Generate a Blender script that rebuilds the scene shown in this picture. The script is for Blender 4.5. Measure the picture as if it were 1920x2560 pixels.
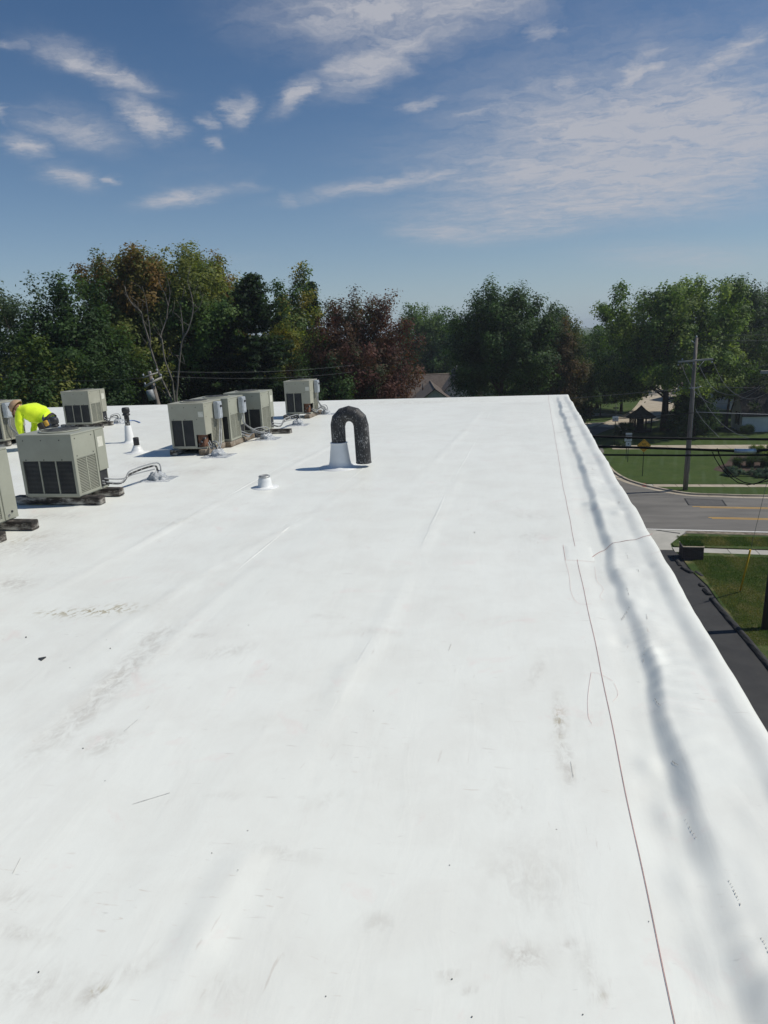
import bpy, bmesh, math, random
import numpy as np
from mathutils import Vector, Matrix, noise as mnoise
R = math.radians
for o in list(bpy.data.objects): bpy.data.objects.remove(o)
scene = bpy.context.scene
C = scene.collection

# ------------------------------------------------------------------ camera
F = 1710.0; H = 13.5; CAMH = 1.8; ZR = H - CAMH            # focal length in photo pixels, eye height, roof height
yaw = R(12.1); roll = math.atan(0.045); pitch = math.atan(448*math.cos(roll)/F)
fw = np.array([-math.sin(yaw)*math.cos(pitch), math.cos(yaw)*math.cos(pitch), -math.sin(pitch)])
rt0 = np.array([math.cos(yaw), math.sin(yaw), 0.0]); up0 = np.cross(rt0, fw)
rt = math.cos(roll)*rt0 - math.sin(roll)*up0
up = math.sin(roll)*rt0 + math.cos(roll)*up0
EYE = np.array([0, 0, H])
cd = bpy.data.cameras.new('camera'); cam = bpy.data.objects.new('camera', cd); C.objects.link(cam)
cam.matrix_world = Matrix(((rt[0], up[0], -fw[0], 0), (rt[1], up[1], -fw[1], 0), (rt[2], up[2], -fw[2], H), (0, 0, 0, 1)))
cd.sensor_fit = 'VERTICAL'; cd.sensor_height = 36; cd.lens = 36*F/2560
cd.clip_start = 0.05; cd.clip_end = 4000
scene.camera = cam
scene.render.resolution_x = 768; scene.render.resolution_y = 1024

# ------------------------------------------------------------------ sky, sun, exposure
SUN_EL = 52.0
sun_az = np.array([math.cos(yaw), math.sin(yaw) + 0.02])         # horizontal direction towards the sun (camera right)
sun_az = sun_az/np.linalg.norm(sun_az)
sdir = Vector((sun_az[0]*math.cos(R(SUN_EL)), sun_az[1]*math.cos(R(SUN_EL)), math.sin(R(SUN_EL))))
sl = bpy.data.lights.new('sun', 'SUN'); sl.energy = 3.6; sl.angle = R(0.53); sl.color = (1.0, 0.955, 0.86)
so = bpy.data.objects.new('sun', sl); C.objects.link(so)
so.rotation_euler = (-sdir).to_track_quat('-Z', 'Y').to_euler(); so.location = (60, 20, 80)
SKY_STRENGTH = 0.073; HAZE = 0.00038
scene.view_settings.view_transform = 'Standard'; scene.view_settings.look = 'None'
scene.view_settings.gamma = 1.0; scene.view_settings.use_curve_mapping = False
scene.view_settings.exposure = 0.0

def ray(x, y): return fw*F + rt*(x-960) + up*(1280-y)
def onz(x, y, z=0.0):
    d = ray(x, y); t = (z-H)/d[2]; return EYE + d*t
def atd(x, y, dist):
    d = ray(x, y); t = dist/math.hypot(d[0], d[1]); return EYE + d*t
def aty(x, y, Y):
    d = ray(x, y); return EYE + d*(Y/d[1])
def onroof(x, y, h=0.0): return onz(x, y, ZR+h)

w = bpy.data.worlds.new('World'); scene.world = w; w.use_nodes = True
def build_world():
    nt = w.node_tree; nt.nodes.clear(); N = nt.nodes.new; L = nt.links.new
    out = N('ShaderNodeOutputWorld'); bg = N('ShaderNodeBackground'); L(bg.outputs[0], out.inputs[0])
    bg.inputs[1].default_value = SKY_STRENGTH
    sky = N('ShaderNodeTexSky'); sky.sky_type = 'NISHITA'; sky.sun_disc = False
    sky.sun_elevation = R(SUN_EL); sky.sun_rotation = math.atan2(sdir.x, sdir.y)
    sky.altitude = 0; sky.air_density = 0.85; sky.dust_density = 0.1; sky.ozone_density = 3.5
    tc = N('ShaderNodeTexCoord')
    def val(op, a, b=None, c=None, clamp=False):
        n = N('ShaderNodeMath'); n.operation = op; n.use_clamp = clamp
        for i, v in enumerate((a, b, c)):
            if v is None: continue
            if isinstance(v, (int, float)): n.inputs[i].default_value = v
            else: L(v, n.inputs[i])
        return n.outputs[0]
    sep = N('ShaderNodeSeparateXYZ'); L(tc.outputs['Generated'], sep.inputs[0])
    zz = val('MAXIMUM', sep.outputs[2], 0.0); zz = val('ADD', zz, 0.12)
    px = val('DIVIDE', sep.outputs[0], zz); py = val('DIVIDE', sep.outputs[1], zz)
    comb = N('ShaderNodeCombineXYZ'); L(px, comb.inputs[0]); L(py, comb.inputs[1])
    P = comb.outputs[0]
    def plane(x, y):
        d = ray(x, y); d = d/np.linalg.norm(d); z = max(d[2], 0)+0.12; return np.array([d[0]/z, d[1]/z])
    # warp so that the cloud banks get frayed, drawn-out edges
    wn = N('ShaderNodeTexNoise'); wn.inputs['Scale'].default_value = 4.2; wn.inputs['Detail'].default_value = 5; wn.inputs['Roughness'].default_value = .6; L(P, wn.inputs['Vector'])
    ws = N('ShaderNodeVectorMath'); ws.operation = 'SUBTRACT'; L(wn.outputs['Color'], ws.inputs[0]); ws.inputs[1].default_value = (.5, .5, .5)
    wsc = N('ShaderNodeVectorMath'); wsc.operation = 'SCALE'; L(ws.outputs[0], wsc.inputs[0]); wsc.inputs['Scale'].default_value = 0.22
    wa = N('ShaderNodeVectorMath'); wa.operation = 'ADD'; L(P, wa.inputs[0]); L(wsc.outputs[0], wa.inputs[1])
    wn2 = N('ShaderNodeTexNoise'); wn2.inputs['Scale'].default_value = 17; wn2.inputs['Detail'].default_value = 6; wn2.inputs['Roughness'].default_value = .65; L(P, wn2.inputs['Vector'])
    w2 = N('ShaderNodeVectorMath'); w2.operation = 'MULTIPLY_ADD'; L(wn2.outputs['Color'], w2.inputs[0]); w2.inputs[1].default_value = (.09, .09, 0); L(wa.outputs[0], w2.inputs[2])
    w3 = N('ShaderNodeVectorMath'); w3.operation = 'SUBTRACT'; L(w2.outputs[0], w3.inputs[0]); w3.inputs[1].default_value = (.045, .045, 0)
    PW = w3.outputs[0]
    # cloud banks: (start px, end px, half width px, amount)
    banks = [((700, 60), (1330, -20), 75, .85), ((830, 215), (1080, 60), 50, .9), ((850, 110), (1250, 30), 70, .5), ((690, 275), (800, 200), 24, .75),
             ((1000, 575), (1250, 590), 24, .6), ((1100, 540), (1900, 480), 46, .75), ((1150, 450), (1980, 420), 70, .95), ((1250, 360), (2050, 290), 95, 1.0), ((1400, 330), (2100, 380), 120, .8),
             ((1400, 250), (1440, 170), 30, .6), ((1540, 250), (1640, 110), 36, .75), ((1700, 210), (1930, 60), 34, .7), ((1480, 300), (1560, 210), 34, .6), ((780, 490), (1250, 415), 15, .65), ((1300, 90), (1390, 60), 34, .55), ((1280, 250), (1420, 340), 30, .5), ((1080, 590), (1500, 560), 24, .5),
             ((110, 120), (390, 225), 26, .8), ((300, 250), (420, 345), 28, .8), ((90, 300), (320, 360), 34, .55), ((0, 350), (110, 372), 20, .75),
             ((120, 430), (235, 460), 20, .8), ((375, 505), (550, 478), 15, .8), ((555, 270), (615, 290), 28, .8), ((480, 300), (530, 310), 12, .45), ((505, 355), (545, 362), 14, .5),
             ((265, 447), (305, 450), 10, .5), ((1015, 270), (1110, 250), 16, .6), ((1130, 290), (1260, 310), 17, .45), ((690, 495), (735, 505), 15, .35), ((-20, 100), (70, 125), 16, .35), ((0, 270), (40, 300), 18, .5), ((560, 460), (660, 470), 13, .25), ((1500, 640), (1920, 650), 26, .3)]
    acc = None
    for a, b, hw, amt in banks:
        pa, pb = plane(*a), plane(*b)
        m = (pa+pb)/2; mp = ((a[0]+b[0])/2, (a[1]+b[1])/2)
        d = np.array([b[0]-a[0], b[1]-a[1]], float); d /= np.linalg.norm(d); n = np.array([-d[1], d[0]])
        q1 = plane(mp[0]+n[0]*hw, mp[1]+n[1]*hw) - m
        ax = (pb-pa)/2
        M = np.linalg.inv(np.array([ax, q1]).T)
        sb = N('ShaderNodeVectorMath'); sb.operation = 'SUBTRACT'; L(PW, sb.inputs[0]); sb.inputs[1].default_value = (m[0], m[1], 0)
        u = N('ShaderNodeVectorMath'); u.operation = 'DOT_PRODUCT'; L(sb.outputs[0], u.inputs[0]); u.inputs[1].default_value = (M[0][0], M[0][1], 0)
        v = N('ShaderNodeVectorMath'); v.operation = 'DOT_PRODUCT'; L(sb.outputs[0], v.inputs[0]); v.inputs[1].default_value = (M[1][0], M[1][1], 0)
        u4 = val('POWER', val('ABSOLUTE', u.outputs['Value']), 2.6); v2 = val('POWER', val('ABSOLUTE', v.outputs['Value']), 2.0)
        g = val('EXPONENT', val('MULTIPLY', val('ADD', u4, v2), -0.9))
        g = val('MULTIPLY', g, amt)
        acc = g if acc is None else val('MAXIMUM', acc, g)
    # fibrous noise, drawn out along the wind
    mp_ = N('ShaderNodeMapping'); L(PW, mp_.inputs['Vector']); mp_.inputs['Rotation'].default_value = (0, 0, R(-62)); mp_.inputs['Scale'].default_value = (2.0, 4.0, 1)
    fn = N('ShaderNodeTexNoise'); fn.inputs['Scale'].default_value = 3.0; fn.inputs['Detail'].default_value = 11; fn.inputs['Roughness'].default_value = .68; fn.inputs['Distortion'].default_value = .5; L(mp_.outputs[0], fn.inputs['Vector'])
    fib = val('MULTIPLY_ADD', fn.outputs['Fac'], 2.6, -0.72, clamp=False)
    fib = val('MAXIMUM', fib, 0.0)
    # general thin cirrus over the whole sky
    gn = N('ShaderNodeTexNoise'); gn.inputs['Scale'].default_value = .9; gn.inputs['Detail'].default_value = 4; L(P, gn.inputs['Vector'])
    gen = val('MULTIPLY', val('SUBTRACT', gn.outputs['Fac'], 0.58, clamp=True), 0.6)
    dens = val('MULTIPLY', val('ADD', acc, gen), val('MULTIPLY_ADD', fib, .85, .2))
    dens = val('MULTIPLY', dens, 1.35, clamp=True)
    dens = val('MINIMUM', dens, 0.86)
    mx = N('ShaderNodeMix'); mx.data_type = 'RGBA'; L(dens, mx.inputs[0]); 
    hz = val('MULTIPLY', val('EXPONENT', val('MULTIPLY', val('MAXIMUM', sep.outputs[2], 0.0), -8.5)), .95)
    hm = N('ShaderNodeMix'); hm.data_type = 'RGBA'; hs = N('ShaderNodeHueSaturation'); hs.inputs['Saturation'].default_value = 1.16; L(sky.outputs[0], hs.inputs['Color']); L(hz, hm.inputs[0]); L(hs.outputs[0], hm.inputs[6]); hm.inputs[7].default_value = (4.7, 5.9, 6.9, 1)
    L(hm.outputs[2], mx.inputs[6])
    mx.inputs[7].default_value = (6.5, 6.6, 7.2, 1)
    L(mx.outputs[2], bg.inputs[0])
build_world()

# ------------------------------------------------------------------ helpers
def link(o): C.objects.link(o); return o
def empty(name, loc=(0, 0, 0), rz=0.0):
    o = bpy.data.objects.new(name, None); o.location = tuple(float(v) for v in loc); o.rotation_euler = (0, 0, rz); o.empty_display_size = .1; return link(o)
def tag(o, label=None, cat=None, group=None, kind=None):
    if label: o['label'] = label
    if cat: o['category'] = cat
    if group: o['group'] = group
    if kind: o['kind'] = kind
    return o
def obj(name, bm, mat, parent=None, smooth=False, loc=None):
    me = bpy.data.meshes.new(name)
    if isinstance(bm, bmesh.types.BMesh):
        bmesh.ops.recalc_face_normals(bm, faces=bm.faces[:]); bm.to_mesh(me); bm.free()
    else: me = bm
    if mat is not None:
        if isinstance(mat, (list, tuple)):
            for m in mat: me.materials.append(m)
        else: me.materials.append(mat)
    if smooth: me.polygons.foreach_set('use_smooth', [True]*len(me.polygons))
    o = bpy.data.objects.new(name, me)
    if loc is not None: o.location = tuple(float(v) for v in loc)
    if parent is not None: o.parent = parent
    return link(o)
def thing(name, label, cat, loc=(0, 0, 0), rz=0.0, group=None):
    return tag(empty(name, loc, rz), label, cat, group)
BM = bmesh.new
def box(bm, x0, x1, y0, y1, z0, z1, bev=0.0, mi=0):
    vs = [bm.verts.new((x, y, z)) for z in (z0, z1) for y in (y0, y1) for x in (x0, x1)]
    fs = [bm.faces.new([vs[i] for i in f]) for f in ((0, 2, 3, 1), (4, 5, 7, 6), (0, 1, 5, 4), (2, 6, 7, 3), (0, 4, 6, 2), (1, 3, 7, 5))]
    for f in fs: f.material_index = mi
    if bev > 0:
        es = list({e for f in fs for e in f.edges})
        bmesh.ops.bevel(bm, geom=es, offset=bev, segments=1, affect='EDGES')
    return fs
def bx(*a, bev=0.0):
    bm = BM(); box(bm, *a, bev=bev); return bm
def tube(bm, pts, r, n=8, caps=True, mi=0):
    pts = [Vector(tuple(float(c) for c in p)) for p in pts]
    rs = r if isinstance(r, (list, tuple)) else [r]*len(pts)
    rings = []; prev = None
    for i, p in enumerate(pts):
        t = (pts[min(i+1, len(pts)-1)] - pts[max(i-1, 0)])
        if t.length < 1e-9: t = Vector((0, 0, 1))
        t.normalize()
        if prev is None:
            a = Vector((0, 0, 1)) if abs(t.z) < .9 else Vector((1, 0, 0)); s = t.cross(a).normalized()
        else:
            s = (prev - t*prev.dot(t)); s = s.normalized() if s.length > 1e-6 else t.orthogonal().normalized()
        prev = s; b = t.cross(s)
        rings.append([bm.verts.new(p + s*math.cos(2*math.pi*k/n)*rs[i] + b*math.sin(2*math.pi*k/n)*rs[i]) for k in range(n)])
    for a, b in zip(rings, rings[1:]):
        for k in range(n):
            f = bm.faces.new((a[k], a[(k+1) % n], b[(k+1) % n], b[k])); f.material_index = mi; f.smooth = True
    if caps:
        for rg in (rings[0][::-1], rings[-1]):
            f = bm.faces.new(rg); f.material_index = mi
def lathe(bm, prof, n=20, cx=0, cy=0, mi=0, smooth=True):
    rings = [[bm.verts.new((cx+r*math.cos(2*math.pi*k/n), cy+r*math.sin(2*math.pi*k/n), z)) for k in range(n)] for r, z in prof]
    for a, b in zip(rings, rings[1:]):
        for k in range(n):
            f = bm.faces.new((a[k], a[(k+1) % n], b[(k+1) % n], b[k])); f.smooth = smooth; f.material_index = mi
    bm.faces.new(rings[-1]); bm.faces.new(rings[0][::-1])
def catenary(a, b, sag, n=22):
    a, b = np.array(a, float), np.array(b, float)
    return [a+(b-a)*t + np.array([0, 0, -4*sag*t*(1-t)]) for t in np.linspace(0, 1, n)]
def smooth_poly(pts, n=8):
    pts = [np.array(p, float) for p in pts]; out = []
    for i in range(len(pts)-1):
        p0, p1, p2, p3 = pts[max(i-1, 0)], pts[i], pts[i+1], pts[min(i+2, len(pts)-1)]
        for k in range(n):
            t = k/n; out.append(.5*((2*p1)+(-p0+p2)*t+(2*p0-5*p1+4*p2-p3)*t*t+(-p0+3*p1-3*p2+p3)*t**3))
    out.append(pts[-1]); return out
def sheet(name, outline, z, mat, thick=0.0):
    bm = BM(); f = bm.faces.new([bm.verts.new((float(p[0]), float(p[1]), z)) for p in outline])
    if f.normal.z < 0: f.normal_flip()
    if thick:
        r = bmesh.ops.extrude_face_region(bm, geom=[f]); vs = [v for v in r['geom'] if isinstance(v, bmesh.types.BMVert)]
        for v in vs: v.co.z -= thick
    return obj(name, bm, mat)

# ------------------------------------------------------------------ materials
def newmat(name):
    m = bpy.data.materials.new(name); m.use_nodes = True
    return m, m.node_tree, m.node_tree.nodes['Principled BSDF']
def node(nt, t, **kw):
    n = nt.nodes.new(t)
    for k, v in kw.items():
        if k in n.inputs: n.inputs[k].default_value = v
        else: setattr(n, k, v)
    return n
def ramp(nt, fac, stops):
    r = nt.nodes.new('ShaderNodeValToRGB'); cr = r.color_ramp
    while len(cr.elements) < len(stops): cr.elements.new(.5)
    for e, (p, c) in zip(cr.elements, stops): e.position = p; e.color = (c[0], c[1], c[2], 1) if hasattr(c, '__len__') else (c, c, c, 1)
    nt.links.new(fac, r.inputs[0]); return r.outputs[0]
def coords(nt, scale=(1, 1, 1), rot=(0, 0, 0), kind='Object'):
    tc = nt.nodes.new('ShaderNodeTexCoord'); mp = nt.nodes.new('ShaderNodeMapping'); nt.links.new(tc.outputs[kind], mp.inputs[0])
    mp.inputs['Scale'].default_value = scale; mp.inputs['Rotation'].default_value = rot; return mp.outputs[0]
def noisy(nt, scale, detail=5, rough=.6, vec=None, dist=0.0):
    n = node(nt, 'ShaderNodeTexNoise', Scale=scale, Detail=detail, Roughness=rough, Distortion=dist)
    if vec is not None: nt.links.new(vec, n.inputs['Vector'])
    return n.outputs['Fac']
def mixc(nt, fac, a, b):
    m = nt.nodes.new('ShaderNodeMix'); m.data_type = 'RGBA'
    for i, v in ((0, fac), (6, a), (7, b)):
        if isinstance(v, (int, float)): m.inputs[i].default_value = v
        elif isinstance(v, tuple): m.inputs[i].default_value = (*v[:3], 1)
        else: nt.links.new(v, m.inputs[i])
    return m.outputs[2]
def bump(nt, p, h, strength=.3, dist=.01):
    b = node(nt, 'ShaderNodeBump', Strength=strength, Distance=dist); nt.links.new(h, b.inputs['Height']); nt.links.new(b.outputs[0], p.inputs['Normal'])
def mottled(name, c1, c2, scale=8, rough=.7, c3=None, vscale=(1, 1, 1), metal=0, bmp=.2, bdist=.01, detail=6, lo=.35, hi=.65, spec=None):
    m, nt, p = newmat(name); v = coords(nt, vscale)
    f = noisy(nt, scale, detail, .62, v)
    st = [(lo, c1), (hi, c2)] if c3 is None else [(lo, c1), ((lo+hi)/2, c2), (hi+.1, c3)]
    nt.links.new(ramp(nt, f, st), p.inputs['Base Color']); p.inputs['Roughness'].default_value = rough; p.inputs['Metallic'].default_value = metal
    if spec is not None: p.inputs['Specular IOR Level'].default_value = spec
    if bmp: bump(nt, p, noisy(nt, scale*5, 4, .6, v), bmp, bdist)
    return m
M = {}
M['unit'] = mottled('beige_enamel', (.30, .305, .245), (.345, .35, .285), 3, .48, bmp=.04)
M['unit2'] = mottled('weathered_beige_enamel', (.31, .305, .24), (.37, .365, .295), 2.2, .52, bmp=.04)
M['coil'] = mottled('condenser_coil', (.012, .014, .018), (.03, .033, .04), 60, .6, vscale=(1, 1, .1), bmp=.3)
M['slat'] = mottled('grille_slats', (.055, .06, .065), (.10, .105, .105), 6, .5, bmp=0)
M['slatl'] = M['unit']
M['screw'] = mottled('screw', (.03, .03, .03), (.06, .05, .045), 30, .5, bmp=0)
M['rust'] = mottled('rusty_steel', (.10, .04, .022), (.2, .1, .06), 14, .8)
M['sticker'] = mottled('faded_sticker', (.55, .54, .45), (.66, .65, .57), 25, .6, bmp=0)
M['timber'] = mottled('tarred_timber', (.018, .016, .014), (.055, .045, .038), 5, .85, c3=(.5, .48, .43), vscale=(1, 1, 3), lo=.38, hi=.56, bmp=.6, bdist=.02)
M['timberw'] = mottled('weathered_timber', (.06, .045, .032), (.17, .13, .09), 5, .85, c3=(.34, .30, .25), lo=.35, hi=.62, bmp=.6, bdist=.02)
M['galv'] = mottled('galvanised_box', (.36, .39, .42), (.48, .51, .54), 12, .45, metal=.25, bmp=.03)
M['conduit'] = mottled('grey_conduit', (.22, .23, .24), (.36, .37, .37), 10, .5, bmp=.1)
M['insul'] = mottled('black_pipe_insulation', (.012, .012, .013), (.035, .035, .035), 20, .75, bmp=.4)
M['worn'] = mottled('insulation_flaked_white', (.015, .015, .016), (.04, .04, .042), 16, .7, c3=(.62, .62, .6), lo=.45, hi=.58, bmp=.3)
M['seal'] = mottled('clear_sealant_flashing', (.42, .45, .48), (.72, .74, .75), 22, .22, bmp=.9, bdist=.02)
M['boot'] = mottled('white_pipe_boot', (.74, .75, .74), (.82, .83, .82), 6, .45, bmp=.08)
M['black'] = mottled('black_plastic', (.012, .012, .013), (.03, .03, .032), 20, .55, bmp=.2)
M['steelband'] = mottled('clamp_band', (.4, .41, .4), (.6, .6, .58), 30, .35, metal=.6, bmp=0)
M['asphalt'] = mottled('road_asphalt', (.125, .118, .108), (.185, .174, .158), .55, .9, vscale=(.35, 1.5, 1), bmp=.5, bdist=.01)
M['asphalt2'] = mottled('patch_asphalt', (.085, .082, .08), (.115, .11, .105), 2, .9, bmp=.5)
M['tar'] = mottled('tar_joint', (.02, .02, .02), (.035, .035, .035), 3, .6, bmp=0)
M['drive'] = mottled('fresh_black_asphalt', (.026, .026, .027), (.042, .041, .04), .9, .82, bmp=.6, bdist=.01)
M['berm'] = mottled('asphalt_berm', (.018, .018, .02), (.05, .048, .046), 4, .85, bmp=.9, bdist=.04)
M['conc'] = mottled('old_concrete', (.34, .29, .22), (.47, .41, .32), .8, .9, bmp=.3)
M['conc2'] = mottled('pale_concrete', (.36, .35, .31), (.46, .44, .39), .8, .9, bmp=.3)
M['concdark'] = mottled('gutter_concrete', (.28, .24, .18), (.42, .36, .27), 1.6, .9, bmp=.4)  # slightly darker, browner concrete for the planter coping
M['redpad'] = mottled('red_tactile_pad', (.28, .10, .08), (.36, .15, .12), 9, .8)
M['ypaint'] = mottled('yellow_road_paint', (.50, .27, .03), (.62, .36, .06), 1.2, .75, bmp=.1)
M['wpaint'] = mottled('white_road_paint', (.68, .67, .63), (.8, .79, .76), 1.5, .7, bmp=.1)
M['soil'] = mottled('bare_soil', (.10, .075, .05), (.3, .26, .2), 2.5, .95, bmp=.6)
M['mulch'] = mottled('bark_mulch', (.035, .02, .014), (.09, .055, .04), 6, .95, bmp=.8, bdist=.03)
M['polewood'] = mottled('weathered_pole_wood', (.11, .095, .08), (.24, .21, .18), 3, .85, vscale=(4, 4, .3), bmp=.5)
M['polewood2'] = mottled('dark_pole_wood', (.03, .022, .018), (.075, .055, .045), 3, .85, vscale=(4, 4, .3), bmp=.5)
M['armwood'] = mottled('grey_crossarm_wood', (.26, .25, .22), (.4, .385, .34), 4, .85, vscale=(.4, 4, 4), bmp=.4)
M['wire'] = mottled('bare_wire', (.10, .105, .11), (.16, .165, .17), 2, .65, bmp=0)
M['cable'] = mottled('black_cable', (.006, .006, .007), (.012, .012, .012), 2, .7, bmp=0, spec=.2)
M['ins'] = mottled('porcelain_insulator', (.3, .32, .36), (.42, .44, .48), 12, .25, bmp=0)
M['silver'] = mottled('aluminium_closure', (.5, .53, .57), (.64, .67, .7), 5, .3, metal=.4, bmp=.05)
M['signy'] = mottled('yellow_sign', (.72, .36, .01), (.8, .42, .02), 3, .5, bmp=0)
M['signw'] = mottled('white_sign', (.66, .66, .66), (.75, .75, .75), 3, .5, bmp=0)
M['signk'] = mottled('black_sign_print', (.008, .008, .008), (.015, .015, .015), 3, .5, bmp=0)
M['post'] = mottled('green_steel_post', (.012, .02, .018), (.025, .035, .03), 6, .5, bmp=0)
M['darkwood'] = mottled('dark_stained_wood', (.02, .014, .011), (.045, .03, .024), 5, .8, bmp=.3)
M['shingle'] = mottled('brown_shingles', (.075, .058, .048), (.13, .105, .09), 3, .9, bmp=.6, bdist=.02)
M['shingled'] = mottled('shaded_dark_shingles', (.018, .016, .018), (.036, .032, .032), 3, .9, bmp=.6, bdist=.02)  # dark shingles, with the shade of neighbouring trees put into the colour
M['ridge'] = mottled('ridge_cap_shingles', (.17, .14, .115), (.24, .2, .16), 4, .9, bmp=.4)
M['siding'] = mottled('white_siding', (.55, .55, .51), (.66, .66, .62), 1.2, .7, bmp=.1)
M['sidingb'] = mottled('pale_blue_siding', (.42, .48, .52), (.5, .56, .6), 1.2, .7, bmp=.1)
M['shutter'] = mottled('dark_shutter', (.015, .015, .018), (.03, .03, .033), 5, .6, bmp=0)
M['glass'] = mottled('window_glass', (.05, .06, .07), (.09, .1, .11), 2, .1, bmp=0)
M['yguard'] = mottled('yellow_guy_guard', (.72, .42, .015), (.8, .5, .03), 4, .5, bmp=0)
M['bark'] = mottled('tree_bark', (.03, .024, .018), (.085, .068, .052), 4, .95, vscale=(3, 3, .5), bmp=.6, bdist=.03)
M['barkpale'] = mottled('pale_dead_bark', (.10, .088, .075), (.2, .18, .155), 3, .9, vscale=(3, 3, .5), bmp=.4)
M['skin'] = mottled('skin', (.36, .19, .12), (.42, .23, .15), 8, .6, bmp=.05)
M['hiviz'] = mottled('hi_vis_shirt', (.66, .86, .008), (.76, .95, .02), 5, .8, bmp=.3, bdist=.02)
def _hv():
    p = M['hiviz'].node_tree.nodes['Principled BSDF']; p.inputs['Sheen Weight'].default_value = .2
_hv()
M['jeans'] = mottled('blue_jeans', (.018, .03, .06), (.045, .065, .11), 6, .9, bmp=.4)
M['boots'] = mottled('dark_boots', (.02, .015, .012), (.05, .035, .026), 8, .7)
M['cap'] = mottled('tan_cap', (.36, .22, .13), (.44, .29, .18), 10, .85, bmp=.2)
M['capd'] = mottled('dark_brim', (.06, .03, .025), (.10, .05, .04), 10, .85)
M['leather'] = mottled('dark_leather', (.012, .010, .009), (.035, .026, .022), 9, .7)
M['redpen'] = mottled('red_pencil', (.62, .38, .34), (.75, .62, .58), 60, .8, lo=.3, hi=.6, bmp=0)
M['seamline'] = mottled('reddish_seam_line', (.22, .10, .09), (.5, .25, .22), 5, .8, bmp=0)  # thin reddish-brown line along membrane seams and the patch edge
M['scuff'] = mottled('scuff_mark', (.34, .33, .3), (.62, .6, .56), 40, .8, bmp=0)
M['chip'] = mottled('dark_membrane_scrap', (.02, .022, .024), (.05, .052, .055), 12, .6, bmp=0)

def brickmat():
    m, nt, p = newmat('dark_brick'); v = coords(nt)
    sep = nt.nodes.new('ShaderNodeSeparateXYZ'); nt.links.new(v, sep.inputs[0])
    add = nt.nodes.new('ShaderNodeMath'); add.operation = 'ADD'; nt.links.new(sep.outputs[0], add.inputs[0]); nt.links.new(sep.outputs[1], add.inputs[1])
    cb = nt.nodes.new('ShaderNodeCombineXYZ'); nt.links.new(add.outputs[0], cb.inputs[0]); nt.links.new(sep.outputs[2], cb.inputs[1])
    b = node(nt, 'ShaderNodeTexBrick', Scale=1.0); b.inputs['Brick Width'].default_value = .21; b.inputs['Row Height'].default_value = .075; b.inputs['Mortar Size'].default_value = .006
    b.inputs['Color1'].default_value = (.05, .03, .026, 1); b.inputs['Color2'].default_value = (.085, .05, .04, 1); b.inputs['Mortar'].default_value = (.09, .08, .075, 1)
    nt.links.new(cb.outputs[0], b.inputs[0]); nt.links.new(b.outputs[0], p.inputs['Base Color']); p.inputs['Roughness'].default_value = .9
    bump(nt, p, b.outputs['Fac'], -.5, .01); return m
M['brick'] = brickmat()

def duct_mat():
    m, nt, p = newmat('black_duct_flaking_white')
    v = coords(nt, (1, 1, .35)); f = noisy(nt, 85, 4, .7, v); big = noisy(nt, 5, 3, .5, coords(nt))
    fac = nt.nodes.new('ShaderNodeMath'); fac.operation = 'MULTIPLY_ADD'; nt.links.new(big, fac.inputs[0]); fac.inputs[1].default_value = .32; nt.links.new(f, fac.inputs[2])
    nt.links.new(ramp(nt, fac.outputs[0], [(.0, (.012, .012, .013)), (.72, (.02, .02, .021)), (.80, (.3, .3, .3)), (.90, (.6, .6, .6))]), p.inputs['Base Color'])
    p.inputs['Roughness'].default_value = .6; bump(nt, p, f, .4, .004); return m
M['duct'] = duct_mat()

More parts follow.
